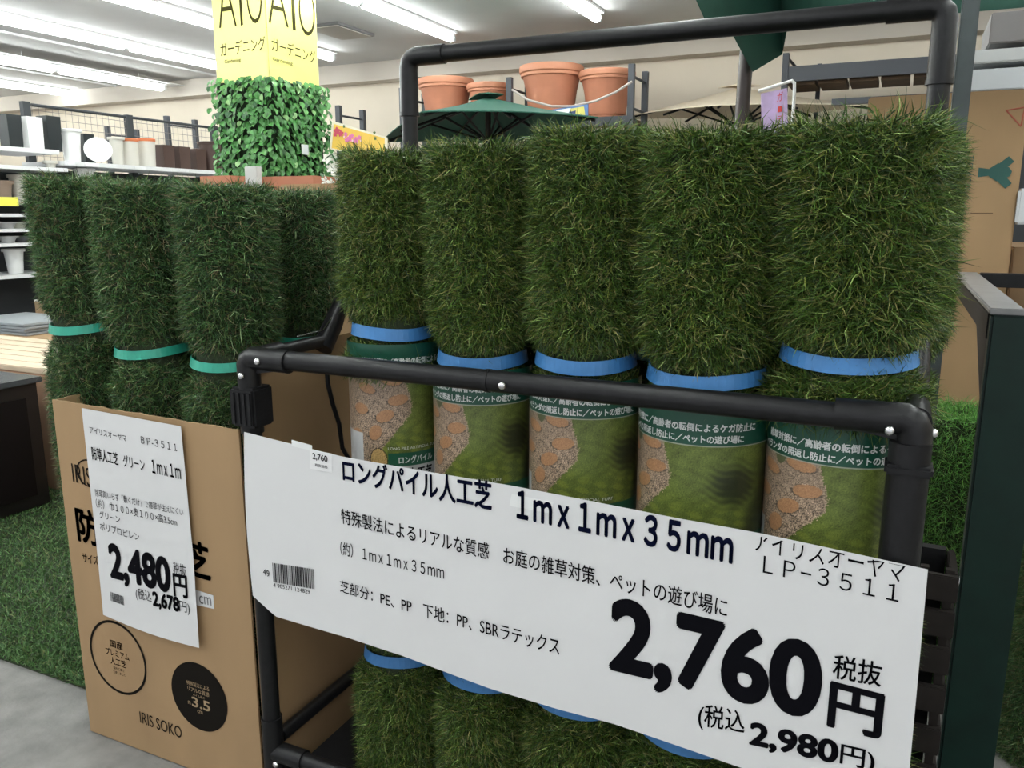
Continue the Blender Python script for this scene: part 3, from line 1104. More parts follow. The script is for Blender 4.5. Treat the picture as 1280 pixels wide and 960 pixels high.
# tall plain carton standing behind
ca = onY(425, 229, 1.66)
bt = MB().rbox(onY(352, 300, 1.66).x, -0.80, 1.66, 2.05, 0.0, ca.z, 0.004)
tag(bt.build('carton', CARD), 'tall plain tan carton behind the carton of turf rolls', 'carton')

# ------------------------------------------------------------------ turf laid on the floor to the left
gx0, gx1, gy0, gy1 = -4.2, -1.46, 1.10, 2.6
tf = thing('turf_mat', 'green turf mat laid on the paving beside the tan carton', 'turf mat', ((gx0 + gx1) / 2, (gy0 + gy1) / 2, 0.0))
MB().box(gx0, gx1, gy0, gy1, 0.0005, 0.006).build('turf_backing', TURFB, tf)
n = 90000
roots = np.stack([gx1 - (gx1 - gx0) * RNG.uniform(0, 1, n) ** 1.5, gy0 + (gy1 - gy0) * RNG.uniform(0, 1, n) ** 1.2, np.full(n, 0.005)], 1)
c0 = np.array([(gx0 + gx1) / 2, (gy0 + gy1) / 2, 0.0])
d = RNG.normal(0, 0.6, (n, 3))
d[:, 2] = 0.7
me = blade_mesh('floor_pile', roots - c0, d, RNG.uniform(0.014, 0.026, n), RNG.uniform(0.0018, 0.0034, n),
                blade_colors(n, [(0.075, 0.145, 0.055), (0.11, 0.19, 0.075), (0.17, 0.19, 0.09), (0.04, 0.085, 0.035)], (40, 30, 12, 18)), 0.1)
link_part('pile', me, tf, kind='stuff')

# ------------------------------------------------------------------ left: black cabinet, pallet boards, cartons
DARKW = mat('dark_cabinet', (0.010, 0.008, 0.008), 0.35, 0, 0.3, 20)
cbz = onX(55, 469, -2.75).z
cab = thing('cabinet', 'glossy black cabinet standing on the turf mat', 'cabinet', (-3.2, 1.4, 0.012))
cy1 = onX(60, 550, -2.75).y
MB().rbox(-3.7, -2.76, 0.95, cy1 - 0.01, 0.014, cbz - 0.02, 0.004).build('body', DARKW, cab)
MB().rbox(-3.72, -2.74, 0.93, cy1, cbz - 0.02, cbz, 0.003).build('top', mat('cabinet_top', (0.05, 0.055, 0.06), 0.2), cab)
MB().box(-2.76, -2.755, 1.0, cy1 - 0.06, 0.06, cbz - 0.07).build('side_panel', mat('cabinet_panel', (0.006, 0.004, 0.004), 0.6, spec=0.15), cab)
# pallet bin
PWOOD = mat('pale_wood', (0.62, 0.50, 0.36), 0.7, 0, 0.12, 12, 0.1, 60, stretch=(1, 8, 8))
pz = onY(60, 463, 1.98).z
tag(MB().rbox(-4.6, -2.45, 1.98, 2.5, 0.007, pz - 0.022, 0.004).build('carton', mat('reddish_carton', (0.36, 0.21, 0.13), 0.8, 0, 0.06, 8)), 'low reddish carton block under the pale boards', 'carton')
for i in range(6):
    y0 = 1.985 + i * 0.085
    o = MB().rbox(-4.55 + random.uniform(-0.02, 0.02), -2.47 + random.uniform(-0.02, 0.02), y0, y0 + 0.079, pz - 0.021, pz + random.uniform(0, 0.003), 0.003).build('wooden_board', PWOOD)
    tag(o, ('front', 'second', 'third', 'fourth', 'fifth', 'rearmost')[i] + ' of the pale wooden boards lying on the reddish carton', 'board', 'pale boards on the carton')
zz = onY(35, 405, 3.1).z
for i in range(4):
    o = MB().rbox(-5.2, onY(36 - 2 * (i % 2), 410, 3.1).x, 3.08, 3.5, zz - 0.07 + i * 0.018, zz - 0.055 + i * 0.018, 0.003).build('grey_slab', mat('grey_slab', (0.33, 0.36, 0.38), 0.5))
    tag(o, ('lowest', 'second lowest', 'second highest', 'topmost')[i] + ' grey slab of the pile behind the pale boards', 'slab', 'grey slabs in a pile')
tag(MB().rbox(-5.3, -3.15, 3.06, 3.55, 0.0, zz - 0.071, 0.004).build('carton', CARD), 'carton under the pile of grey slabs', 'carton')
za = onY(30, 376, 3.6).z
cb = thing('carton', 'long tan carton with pale top edge before the pot shelves', 'carton', (-4.4, 3.8, 0))
MB().rbox(-5.25, -3.2, 3.6, 3.9, 0.0, za, 0.003).build('body', mat('far_carton', (0.42, 0.29, 0.17), 0.8, 0, 0.05, 6), cb)
MB().box(-5.25, -3.2, 3.60, 3.9, za, za + 0.012).build('edge', mat('white_edge', (0.75, 0.74, 0.70), 0.6), cb)

# ------------------------------------------------------------------ pot shelving on the left
GX = -5.5
SHW = mat('shelf_white', (0.72, 0.73, 0.74), 0.4)
SHD = mat('shelf_dark', (0.03, 0.035, 0.04), 0.6)
sh = thing('shelf_unit', 'long shelf unit crowded with pots and planters under a wire mesh', 'shelf', (GX - 0.25, 4.2, 0))
z_a = onX(0, 182, GX).z
z_b = onX(80, 201, GX).z
ya1 = onX(74, 188, GX).y
yb0 = onX(80, 203, GX).y
MB().box(GX - 0.46, GX, 1.4, ya1, z_a - 0.03, z_a).build('shelf_board', SHW, sh)
MB().box(GX - 0.46, GX, yb0, 7.0 - 0.2, z_b - 0.03, z_b).build('shelf_board', SHW, sh)
z_c = onX(0, 206, GX).z
MB().box(GX - 0.44, GX + 0.03, 1.4, onX(82, 218, GX).y, z_c - 0.025, z_c).build('shelf_board', SHW, sh)
SHZ = []
for v in (267, 286, 304, 344):
    z = onX(20, v, GX).z
    SHZ.append(z)
    MB().box(GX - 0.44, GX, 1.4, 6.6, z - 0.022, z).build('shelf_board', SHW, sh)
z_d = z_b - 0.17
MB().box(GX - 0.44, GX, yb0, 6.6, z_d - 0.02, z_d).build('shelf_board', SHW, sh)
MB().box(GX - 0.50, GX - 0.47, 1.4, 6.8, 0, z_b - 0.04).build('back_panel', SHD, sh)
ztop_ = onX(125, 132, GX - 0.4).z
for u in (39, 165, 270):
    p = onX(u, 200, GX - 0.45)
    MB().box(GX - 0.47, GX - 0.43, p.y - 0.03, p.y + 0.03, 0, onX(39, 128, GX - 0.45).z).build('upright', SHD, sh)
# wire mesh above
ym0, ym1 = onX(39, 130, GX - 0.45).y, 6.7
zm = onX(39, 131, GX - 0.45).z
MB().tube([(GX - 0.45, ym0, zm), (GX - 0.45, ym1, zm)], 0.012, 8).build('mesh_rail', SHD, sh)
mb = MB()
for y in np.arange(ym0, ym1, 0.055):
    mb.tube([(GX - 0.45, y, z_b), (GX - 0.45, y, zm)], 0.0018, 4, False)
for z in np.arange(z_b, zm, 0.055):
    mb.tube([(GX - 0.45, ym0, z), (GX - 0.45, ym1, z)], 0.0018, 4, False)
o = mb.build('wire_mesh', mat('mesh_wire', (0.20, 0.17, 0.16), 0.5), sh)
o['kind'] = 'stuff'


def potmesh(r0, r1, h, rim=0.0, sides=24, wall=0.008):
    """hollow pot: r0 foot, r1 mouth"""
    mb = MB()
    prof = [(0.001, 0), (r0, 0), (r0 + (r1 - r0) * 0.5, h * 0.5), (r1, h - rim)]
    if rim:
        prof += [(r1 + 0.012, h - rim), (r1 + 0.014, h - 0.004), (r1 + 0.010, h)]
    else:
        prof += [(r1, h)]
    prof += [(r1 - wall, h), (r1 - wall - 0.002, h * 0.9), (r0 - wall, 0.02), (0.001, 0.02)]
    return mb.lathe(prof, (0, 0, 0), sides)


def square_pot(w0, w1, h, wall=0.01):
    mb = MB()
    vs = []
    for w, z in ((w0, 0), (w1, h), (w1 - wall, h), (w0 - wall, 0.02)):
        vs += [(-w, -w, z), (w, -w, z), (w, w, z), (-w, w, z)]
    fs = [(3, 2, 1, 0), (12, 13, 14, 15)]
    for i in range(3):
        for k in range(4):
            a, b = i * 4 + k, i * 4 + (k + 1) % 4
            fs.append((a, b, b + 4, a + 4))
    return mb.add(vs, fs)


def shifted(mb, L):
    mb.v = [(p[0] + L[0], p[1] + L[1], p[2] + L[2]) for p in mb.v]
    return mb


BRN = mat('brown_pot', (0.07, 0.04, 0.032), 0.5)
CRM = mat('cream_pot', (0.58, 0.56, 0.50), 0.5)
ORG = mat('orange_lid', (0.55, 0.16, 0.06), 0.5)
BLKP = mat('black_planter', (0.012, 0.018, 0.02), 0.4)
TERRA = mat('terracotta', (0.44, 0.17, 0.095), 0.7, 0, 0.08, 8)
TERRA_R = mat('terracotta_rim', (0.50, 0.21, 0.12), 0.65, 0, 0.06, 8)


def shelf_item(u0, u1, vt, zbase, kind, m, label, cat='planter', X=GX - 0.18, name='planter'):
    a, b = onX(u0, vt + 15, X), onX(u1, vt + 15, X)
    yc = (a.y + b.y) / 2
    # apparent width of a round or square pot seen obliquely
    px = abs(u1 - u0)
    dist = (-X * math.sin(YAW) + yc * math.cos(YAW))
    w = px / FPX * dist
    ht = onX((u0 + u1) / 2, vt, X).z - zbase
    ht = max(ht, 0.05)
    L = (X, yc, zbase + 0.001)
    t = thing(name, label, cat, L)
    if kind == 'square':
        k = w / 2 / 1.25
        shifted(square_pot(k * 0.92, k, ht), L).build('body', m, t)
    elif kind == 'lid':
        shifted(potmesh(w * 0.42, w * 0.47, ht - 0.02), L).build('body', m, t, True)
        shifted(MB().lathe([(0.001, ht - 0.022), (w * 0.5, ht - 0.022), (w * 0.51, ht - 0.001), (w * 0.45, ht + 0.003), (0.001, ht + 0.004)], n=20), L).build('lid', ORG, t, True)
    else:
        shifted(potmesh(w * 0.38, w * 0.49, ht, 0.02), L).build('body', m, t, True)
    return t


shelf_item(1, 24, 144, z_a, 'square', BLKP, 'black square planter at the near end of the top shelf')
shelf_item(25, 50, 147, z_a, 'square', WHITEP, 'white square planter between the two black ones')
shelf_item(50, 73, 146, z_a, 'square', BLKP, 'black square planter beside the shelf end, under the mesh corner')
shelf_item(77, 100, 162, z_b, 'pot', WHITEP, 'tall white round pot left of the tilted white dish')
shelf_item(98, 116, 168, z_b, 'square', BLKP, 'black planter behind the tilted white dish', X=GX - 0.28)
shelf_item(138, 154, 172, z_b, 'pot', CRM, 'grey cream tall pot right of the tilted white dish')
shelf_item(153, 173, 174, z_b, 'lid', CRM, 'cream canister with orange lid, nearer the white dish')
shelf_item(172, 194, 174, z_b, 'lid', CRM, 'cream canister with orange lid beside the brown pots')
shelf_item(195, 216, 182, z_b, 'square', BRN, 'brown square pot next to the orange lidded canister')
shelf_item(215, 236, 184, z_b, 'square', BRN, 'second brown square pot from the orange lidded canister')
shelf_item(236, 256, 187, z_b, 'square', BRN, 'third brown square pot from the orange lidded canister')
shelf_item(250, 278, 178, z_b, 'pot', BRN, 'dark brown round pot half hidden by the ivy column')
dish = onX(122, 181, GX - 0.06)
t = thing('dish', 'round white dish tilted up against a black planter', 'dish', (dish.x, dish.y, z_b))
mb = MB().lathe([(0.001, 0.0), (0.062, 0.0), (0.092, 0.018), (0.098, 0.020), (0.094, 0.012), (0.064, -0.010), (0.001, -0.010)], n=28)
Rm = Matrix.Rotation(math.radians(70), 3, 'Y') @ Matrix.Rotation(0, 3, 'X')
Rm = Matrix.Rotation(math.radians(-38), 3, 'Z') @ Rm
mb.v = [tuple(Rm @ Vector(p) + Vector((dish.x, dish.y, z_b + 0.095))) for p in mb.v]
mb.build('bowl', mat('dish_white', (0.85, 0.86, 0.86), 0.3), t, True)
shelf_item(58, 71, 203, z_c, 'pot', CRM, 'small cream pot at the end of the second shelf', X=GX - 0.06)
shelf_item(95, 117, 211, z_d, 'pot', WHITEP, 'white bowl pot under the white dish shelf')
shelf_item(14, 44, 219, SHZ[0] + 0.06, 'pot', CRM, 'wide cream pot just above the turf roll tops')
shelf_item(44, 66, 222, SHZ[0] + 0.06, 'pot', mat('sage_pot', (0.36, 0.38, 0.28), 0.6), 'sage green pot beside the wide cream pot')
shelf_item(7, 29, 311, SHZ[3], 'pot', WHITEP, 'white tapered pot alone on the lowest visible shelf')
shelf_item(-14, 14, 226, SHZ[0] + 0.06, 'pot', mat('clay_pot', (0.30, 0.22, 0.17), 0.6), 'brown clay pot at the picture edge beside the wide cream pot')
for i, (u0, u1, dz, c, lab) in enumerate(((2, 12, SHZ[1], (0.5, 0.5, 0.5), 'grey shallow saucer stack on the shelf under the yellow card'), (12, 30, SHZ[1], (0.42, 0.43, 0.36), 'olive shallow tray on the shelf under the yellow card'),
                                          (0, 12, SHZ[2], (0.6, 0.6, 0.6), 'pale bowl on the shelf above the white tapered pot'), (18, 30, SHZ[2], (0.1, 0.1, 0.11), 'dark bowl on the shelf above the white tapered pot'))):
    p0, p1 = onX(u0, 270, GX - 0.15), onX(u1, 270, GX - 0.15)
    o = shifted(potmesh(0.04, 0.06, 0.045, 0.008, 16), (GX - 0.15, (p0.y + p1.y) / 2, dz + 0.001)).build('bowl', mat('bowl_%d' % i, c, 0.5), None, True)
    tag(o, lab, 'bowl')
p = onX(8, 252, GX + 0.02)
tag(MB().rbox(p.x, p.x + 0.01, p.y - 0.06, p.y + 0.08, p.z - 0.03, p.z + 0.03, 0.002).build('price_card', mat('yellow_card', (0.85, 0.80, 0.12), 0.5)), 'small yellow price card clipped to the pot shelf', 'price card')
for k, (u, v, w) in enumerate(((20, 196, 0.10), (88, 196, 0.03), (115, 203, 0.06), (175, 207, 0.05), (230, 213, 0.05))):
    p = onX(u, v, GX + 0.003)
    zc = (z_c - 0.012) if u < 70 else z_b - 0.015
    tag(MB().box(GX + 0.001, GX + 0.004, p.y - w, p.y + w, zc - 0.012, zc + 0.012).build('shelf_label', mat('label_card', (0.82, 0.83, 0.84), 0.5)),
        ('white label strip on the edge of the second shelf', 'small white label below the tall white pot', 'white label below the tilted dish', 'white label below the canisters', 'white label below the brown pots')[k], 'label')

# dark wall rack behind the mesh
STEEL = mat('dark_rack_steel', (0.045, 0.05, 0.06), 0.5)


def ladder(name_label, u0, u1, v_top, v_top2, Y, zb, rungs=3, depth=0.35):
    a = onY(u0, v_top, Y)
    t = thing('pot_rack', name_label, 'rack', (a.x, Y + depth / 2, 0))
    b = onY(u1, v_top2, Y + depth)
    MB().box(a.x - 0.022, a.x + 0.022, Y - 0.02, Y + 0.02, 0, a.z).build('upright', STEEL, t)
    MB().box(a.x - 0.022, a.x + 0.022, Y + depth - 0.02, Y + depth + 0.02, 0, a.z).build('upright', STEEL, t)
    for k in range(rungs):
        z = a.z - 0.08 - k * 0.22
        MB().tube([(a.x, Y, z), (a.x, Y + depth, z)], 0.010, 6).build('rung', STEEL, t)
    z = a.z - 0.08
    MB().tube([(a.x, Y, z - 0.22), (a.x, Y + depth, z - 0.44)], 0.008, 6).build('brace', STEEL, t)
    return t


RY = 6.0
ladder('dark steel end frame of the pot rack, beside the right terracotta pot', 790, 812, 80, 94, RY, 1.5)
ladder('dark steel frame rising between the two pairs of terracotta pots', 637, 650, 97, 104, RY, 1.5)
ladder('dark steel frame left of the terracotta pots behind the cart post', 503, 515, 110, 118, RY, 1.5)
ladder('dark steel frame above the yellow flower poster', 423, 430, 132, 138, RY, 1.5)
ladder('dark steel frame in front of the wire mesh by the brown pots', 208, 215, 145, 150, RY, 1.5)
ladder('small dark steel frame behind the grey cream pot', 134, 140, 158, 160, RY, 1.5, 2)
RZ = onY(690, 142, RY).z - 0.05
xa, xb = onY(503, 140, RY).x, onY(790, 140, RY).x
bm_ = thing('rack_shelf', 'dark steel rack shelf carrying the big terracotta pots', 'shelf', ((xa + xb) / 2, RY + 0.2, RZ))
MB().box(xa + 0.03, xb - 0.03, RY, RY + 0.4, RZ - 0.03, RZ).build('board', mat('rack_board', (0.14, 0.09, 0.06), 0.8), bm_)
MB().box(xa + 0.03, xb - 0.03, RY - 0.02, RY, RZ - 0.06, RZ + 0.005).build('beam', STEEL, bm_)


def big_pot(u0, u1, vtop, label, Y=6.2, hollow=0):
    a, b = onY(u0, vtop + 10, Y), onY(u1, vtop + 10, Y)
    dist = (-a.x * math.sin(YAW) + Y * math.cos(YAW))
    w = (u1 - u0) / FPX * dist / 2
    cx = onY((u0 + u1) / 2, vtop, Y).x
    top = onY((u0 + u1) / 2, vtop, Y).z
    t = thing('terracotta_pot', label, 'pot', (cx, Y, RZ + 0.001), 'big terracotta pots on the rack')
    h = top - RZ
    L = (cx, Y, RZ + 0.001)
    shifted(MB().lathe([(0.001, 0), (w * 0.62, 0), (w * 0.70, h * 0.35), (w * 0.74, h * 0.37), (w * 0.75, h * 0.39), (w * 0.73, h * 0.41), (w * 0.90, h * 0.84),
                        (w * 0.86, h * 0.84), (w * 0.68, h * 0.1), (0.001, h * 0.08)], n=36), L).build('body', TERRA, t, True)
    shifted(MB().lathe([(w * 0.88, h * 0.80), (w * 0.95, h * 0.81), (w * 0.96, h * 0.84), (w * 0.95, h * 0.86), (w, h * 0.88), (w * 1.01, h * 0.97), (w * 0.98, h), (w * 0.92, h * 0.995), (w * 0.86, h * 0.84)], n=36), L).build('rim', TERRA_R, t, True)


big_pot(652, 727, 84, 'largest terracotta pot with dark band, beside the rack frame')
big_pot(726, 792, 90, 'terracotta pot at the right end of the rack')
big_pot(524, 590, 100, 'terracotta pot partly behind the cart post')
big_pot(585, 637, 106, 'terracotta pot right above the green parasol top')
cp_ = [onY(u, v, 5.85) for u, v in ((640, 112), (660, 125), (690, 133), (715, 133), (745, 126), (770, 115), (790, 102))]
tag(MB().tube(cp_, 0.009, 8).build('safety_rope', mat('grey_rope', (0.45, 0.40, 0.37), 0.7), None, True), 'grey rope slung in front of the terracotta pots', 'rope')

# dark beams of the wall rack on the right
for lab, (u0, v0_, u1, v1_), th, top, Yb in (('upper dark rack beam with brown boards behind the purple banner', (984, 84, 1200, 74), 0.10, True, 6.3), ('lower dark rack beam over the beige parasol', (1040, 124, 1200, 114), 0.04, False, 6.2)):
    a, b = onY(u0, v0_, Yb), onY(u1 + 120, v1_ - 5, Yb)
    t = thing('rack_beam', lab, 'rack', ((a.x + b.x) / 2, Yb, a.z - th))
    MB().box(a.x, b.x, Yb - 0.02, Yb + 0.02, a.z - th, a.z).build('beam', STEEL, t)
    if top:
        for k in range(8):
            xx = a.x + (b.x - a.x) * k / 8
            MB().box(xx + 0.01, xx + (b.x - a.x) / 8 - 0.01, Yb + 0.03, Yb + 0.4, a.z - th - 0.02, a.z - th + 0.02).build('board', mat('brown_board', (0.06, 0.033, 0.014), 0.8, 0, 0.4, 10), t)
        MB().box(a.x - 0.03, a.x + 0.01, Yb - 0.03, Yb + 0.03, 0, a.z + 0.09).build('upright', STEEL, t)
        MB().box(a.x + 0.15, a.x + 0.18, Yb + 0.5, Yb + 0.53, 0, a.z + 0.09).build('upright', STEEL, t)
        MB().tube([(a.x, Yb, a.z + 0.06), (a.x + 0.16, Yb + 0.5, a.z - 0.1)], 0.01, 6).build('brace', STEEL, t)
# grey board stack above the carton on the right: panels leaning on the wall rack
GREYB = mat('pale_grey_board', (0.50, 0.53, 0.55), 0.6, 0, 0.03, 5)
for k, (vt, vb, u0, c, lab) in enumerate(((60, 82, 1205, (0.50, 0.52, 0.52), 'upper pale grey board stacked over the big carton'), (84, 116, 1205, (0.50, 0.53, 0.55), 'lower pale grey board stacked over the big carton'), (16, 56, 1240, (0.20, 0.19, 0.19), 'dark grey panel above the pale grey boards'))):
    Yq = 3.6
    a, b = onY(u0, vt + (4 if k < 2 else 0), Yq), onY(u0, vb, Yq)
    o = MB().rbox(a.x, a.x + 1.2, Yq, Yq + 0.5 - 0.05 * k, b.z + 0.004, a.z, 0.004).build('grey_board', mat('stack_board_%d' % k, c, 0.6, 0, 0.03, 5))
    tag(o, lab, 'board')
a = onY(1205, 116, 3.6)
tag(MB().box(a.x - 0.05, a.x + 1.3, 3.62, 4.1, 0.0, a.z - 0.012).build('shelf', SHD), 'dark shelf base carrying the pale grey boards', 'shelf')

# ------------------------------------------------------------------ ivy column with the yellow department sign
CX1 = onY(337, 85, 4.0).x
CX0 = onY(272, 100, 4.0).x
CY0, CY1 = 4.0, onX(398, 100, CX1).y
zl1 = onY(337, 92, 4.0).z
tag(MB().box(CX0 + 0.02, CX1 - 0.02, CY0 + 0.02, CY1 - 0.02, 0, CEIL).build('trim_3', mat('column_paint', (0.6, 0.58, 0.54), 0.8)), 'square store column wrapped in leaves and a yellow sign', kind='structure')
YEL = mat('yellow_sign', (0.88, 0.83, 0.25), 0.5)
sg = thing('department_sign', 'yellow two sided sign with thin lettering round the column above the ivy', 'sign', ((CX0 + CX1) / 2, (CY0 + CY1) / 2, zl1 - 0.02))
MB().box(CX0, CX1, CY0 - 0.004, CY0 + 0.004, zl1 - 0.03, CEIL - 0.01).build('front_panel', YEL, sg)
MB().box(CX1 - 0.004, CX1 + 0.004, CY0 - 0.004, CY1, zl1 - 0.03, CEIL - 0.01).build('side_panel', YEL, sg)


def line_face(mb, body, a, b, h, face, **kw):
    """lettering on the front (x runs) or the side (y runs) of the column"""
    v, f = fit(body, **kw)
    fn = (lambda u, w: onY(u, w, CY0 - 0.006)) if face == 'f' else (lambda u, w: onX(u, w, CX1 + 0.006))
    A, B = fn(*a), fn(*b)
    h1 = fn(a[0], a[1] - h).z - A.z
    mb.add([tuple(A + (B - A) * s + Vector((0, 0, h1 * t))) for s, t in v], f)


OLIVE = mat('olive_ink', (0.045, 0.042, 0.012), 0.8, spec=0.1)
mb = MB()
for ch, a, b in (('A', (274, 37), (296, 34)), ('I', (301, 34), (304, 33)), ('O', (310, 31), (329, 29))):
    line_face(mb, ch, a, b, 68, 'f', base=True, off=-0.018)
for ch, a, b in (('A', (336, 30), (361, 36)), ('I', (366, 39), (370, 40)), ('O', (375, 44), (395, 47))):
    line_face(mb, ch, a, b, 62, 's', base=True, off=-0.018)
mb.build('big_lettering', OLIVE, sg)
mb = MB()
line_face(mb, 'ガーデニング', (276, 71), (332, 62), 17, 'f')
line_face(mb, 'ガーデニング', (340, 63), (395, 80), 17, 's')
line_face(mb, 'Gardening', (281, 81), (301, 78), 6, 'f')
line_face(mb, 'Gardening', (341, 77), (366, 83), 6, 's')
mb.build('small_lettering', OLIVE, sg)
# leaves
iv = thing('ivy_screen', 'dense artificial ivy screen wrapped round the column below the yellow sign', 'ivy', ((CX0 + CX1) / 2, (CY0 + CY1) / 2, 1.2))
IVB = mat('ivy_net', (0.012, 0.03, 0.010), 0.9)
MB().box(CX0 - 0.005, CX1 + 0.005, CY0 - 0.006, CY1 + 0.01, 1.21, zl1 - 0.03).build('backing_net', IVB, iv)


def leaf_geo(w, l):
    """pointed oval leaf with a raised midrib fold"""
    pts = [(0, 0, 0), (-w * 0.45, l * 0.25, 0.12 * w), (-w * 0.5, l * 0.5, 0.16 * w), (-w * 0.3, l * 0.8, 0.1 * w), (0, l, -0.1 * w), (w * 0.3, l * 0.8, 0.1 * w), (w * 0.5, l * 0.5, 0.16 * w), (w * 0.45, l * 0.25, 0.12 * w), (0, l * 0.5, 0)]
    fs = [(0, 8, 1), (1, 8, 2), (2, 8, 3), (3, 8, 4), (4, 8, 5), (5, 8, 6), (6, 8, 7), (7, 8, 0)]
    return pts, fs


LM = [mat('ivy_leaf_%d' % i, c, 0.38, 0, 0.1, 60) for i, c in enumerate(((0.06, 0.23, 0.05), (0.12, 0.33, 0.09), (0.025, 0.10, 0.03), (0.25, 0.45, 0.18)))]
LP = []
for mm in LM:
    pts, fs = leaf_geo(0.040, 0.044)
    lm = bpy.data.meshes.new('leaf')
    lm.from_pydata(pts, [], fs)
    lm.materials.append(mm)
    LP.append(lm)
spots = []
zz0 = 1.21
for face in ('f', 's'):
    wlen = (CX1 - CX0) if face == 'f' else (CY1 - CY0)
    stepx, stepz = 0.030, 0.027
    nx = int(wlen / stepx)
    nz = int((zl1 - zz0 + 0.02) / stepz)
    for i in range(nx + 3):
        for j in range(nz):
            s = (i - 0.5) * stepx + random.uniform(-0.01, 0.01)
            z = zz0 + j * stepz + random.uniform(-0.01, 0.01)
            if face == 'f':
                p = Vector((CX0 + s, CY0 - 0.02 - random.uniform(0, 0.03), z))
                nrm = Vector((random.uniform(-0.5, 0.5), -1, random.uniform(0.0, 0.9)))
            else:
                p = Vector((CX1 + 0.012 + random.uniform(0, 0.03), CY0 + s, z))
                nrm = Vector((1, random.uniform(-0.5, 0.5), random.uniform(0.0, 0.9)))
            spots.append((p, nrm.normalized()))
random.shuffle(spots)
ivl = Vector(iv.location)
rest = MB()
for k, (p, nrm) in enumerate(spots):
    down = Vector((random.uniform(-0.7, 0.7), random.uniform(-0.2, 0.2), -1))
    y = (down - nrm * down.dot(nrm)).normalized()
    x = y.cross(nrm)
    M3 = Matrix((x, y, nrm)).transposed()
    if k < 300:
        o = bpy.data.objects.new('leaf', random.choices(LP, (4, 3, 2, 1))[0])
        o.parent = iv
        o.location = p - ivl
        o.rotation_euler = M3.to_euler()
        sc = random.uniform(0.8, 1.15)
        o.scale = (sc, sc, sc)
        C.objects.link(o)
    else:
        pts, fs = leaf_geo(0.040, 0.044)
        rest.add([tuple(M3 @ Vector(q) + p) for q in pts], fs)
leafmix = mat('ivy_leaf_rest', (0.06, 0.21, 0.05), 0.4, 0, 0.55, 34)
o = rest.build('foliage', leafmix, iv)
o['kind'] = 'stuff'
p = onX(381, 187, CX1 + 0.06)
tag(MB().rbox(p.x, p.x + 0.004, p.y - 0.032, p.y + 0.032, p.z - 0.030, p.z + 0.030, 0.001).build('price_card', mat('pale_card', (0.72, 0.77, 0.78), 0.3)), 'small pale card clipped in the ivy leaves', 'price card')
# planter shelf at the foot of the ivy
p = onY(313, 215, 3.3)
tag(MB().rbox(p.x - 0.04, p.x + 0.04, 3.3, 3.34, p.z - 0.08, p.z + 0.028, 0.003).build('grey_card', mat('grey_card', (0.48, 0.48, 0.46), 0.5)), 'grey card sticking up in front of the ivy foot', 'card')
for (u0, u1, v, lab) in ((262, 300, 221, 'orange planter rim showing over the wide turf roll'), (330, 402, 222, 'long terracotta planter at the foot of the ivy')):
    a, b = onY(u0, v, 3.45), onY(u1, v, 3.45)
    t = MB()
    t.hexa([(a.x + 0.03, 3.40, 0), (b.x - 0.03, 3.40, 0), (b.x - 0.03, 3.55, 0), (a.x + 0.03, 3.55, 0), (a.x, 3.38, a.z), (b.x, 3.38, a.z), (b.x, 3.57, a.z), (a.x, 3.57, a.z)])
    tag(t.build('planter', TERRA), lab, 'planter')
# white flowers by the column
fl = thing('flower_pot', 'white flowering plant between the ivy column and the poster', 'plant', (onY(412, 215, 3.2).x, 3.2, 0))
fb = onY(414, 205, 3.2)
MB().lathe([(0.001, 0), (0.07, 0), (0.1, 1.0), (0.09, 1.0), (0.06, 0.05)], (fb.x, 3.2, 0), 16).build('stand', BLKP, fl, True)
mb = MB()
for k in range(9):
    c = fb + Vector((random.uniform(-0.035, 0.035), random.uniform(-0.03, 0.03), random.uniform(-0.10, 0.07)))
    for a in range(5):
        an = a * 1.257 + k
        mb.add([c, c + Vector((math.cos(an) * 0.018, -0.004, math.sin(an) * 0.018)), c + Vector((math.cos(an + 0.5) * 0.026, -0.008, math.sin(an + 0.5) * 0.026)), c + Vector((math.cos(an + 1) * 0.018, -0.004, math.sin(an + 1) * 0.018))], [(0, 1, 2, 3)])
mb.build('blossom', mat('white_petal', (0.8, 0.8, 0.72), 0.6), fl)
mb = MB()
for k in range(30):
    c = fb + Vector((random.uniform(-0.05, 0.05), random.uniform(-0.03, 0.03), random.uniform(-0.22, 0.02)))
    pts, fs = leaf_geo(0.02, 0.05)
    M3 = Matrix.Rotation(random.uniform(0, 6.28), 3, 'Z') @ Matrix.Rotation(random.uniform(0.5, 1.4), 3, 'X')
    mb.add([tuple(M3 @ Vector(q) + c) for q in pts], fs)
mb.build('foliage', LM[2], fl)['kind'] = 'stuff'

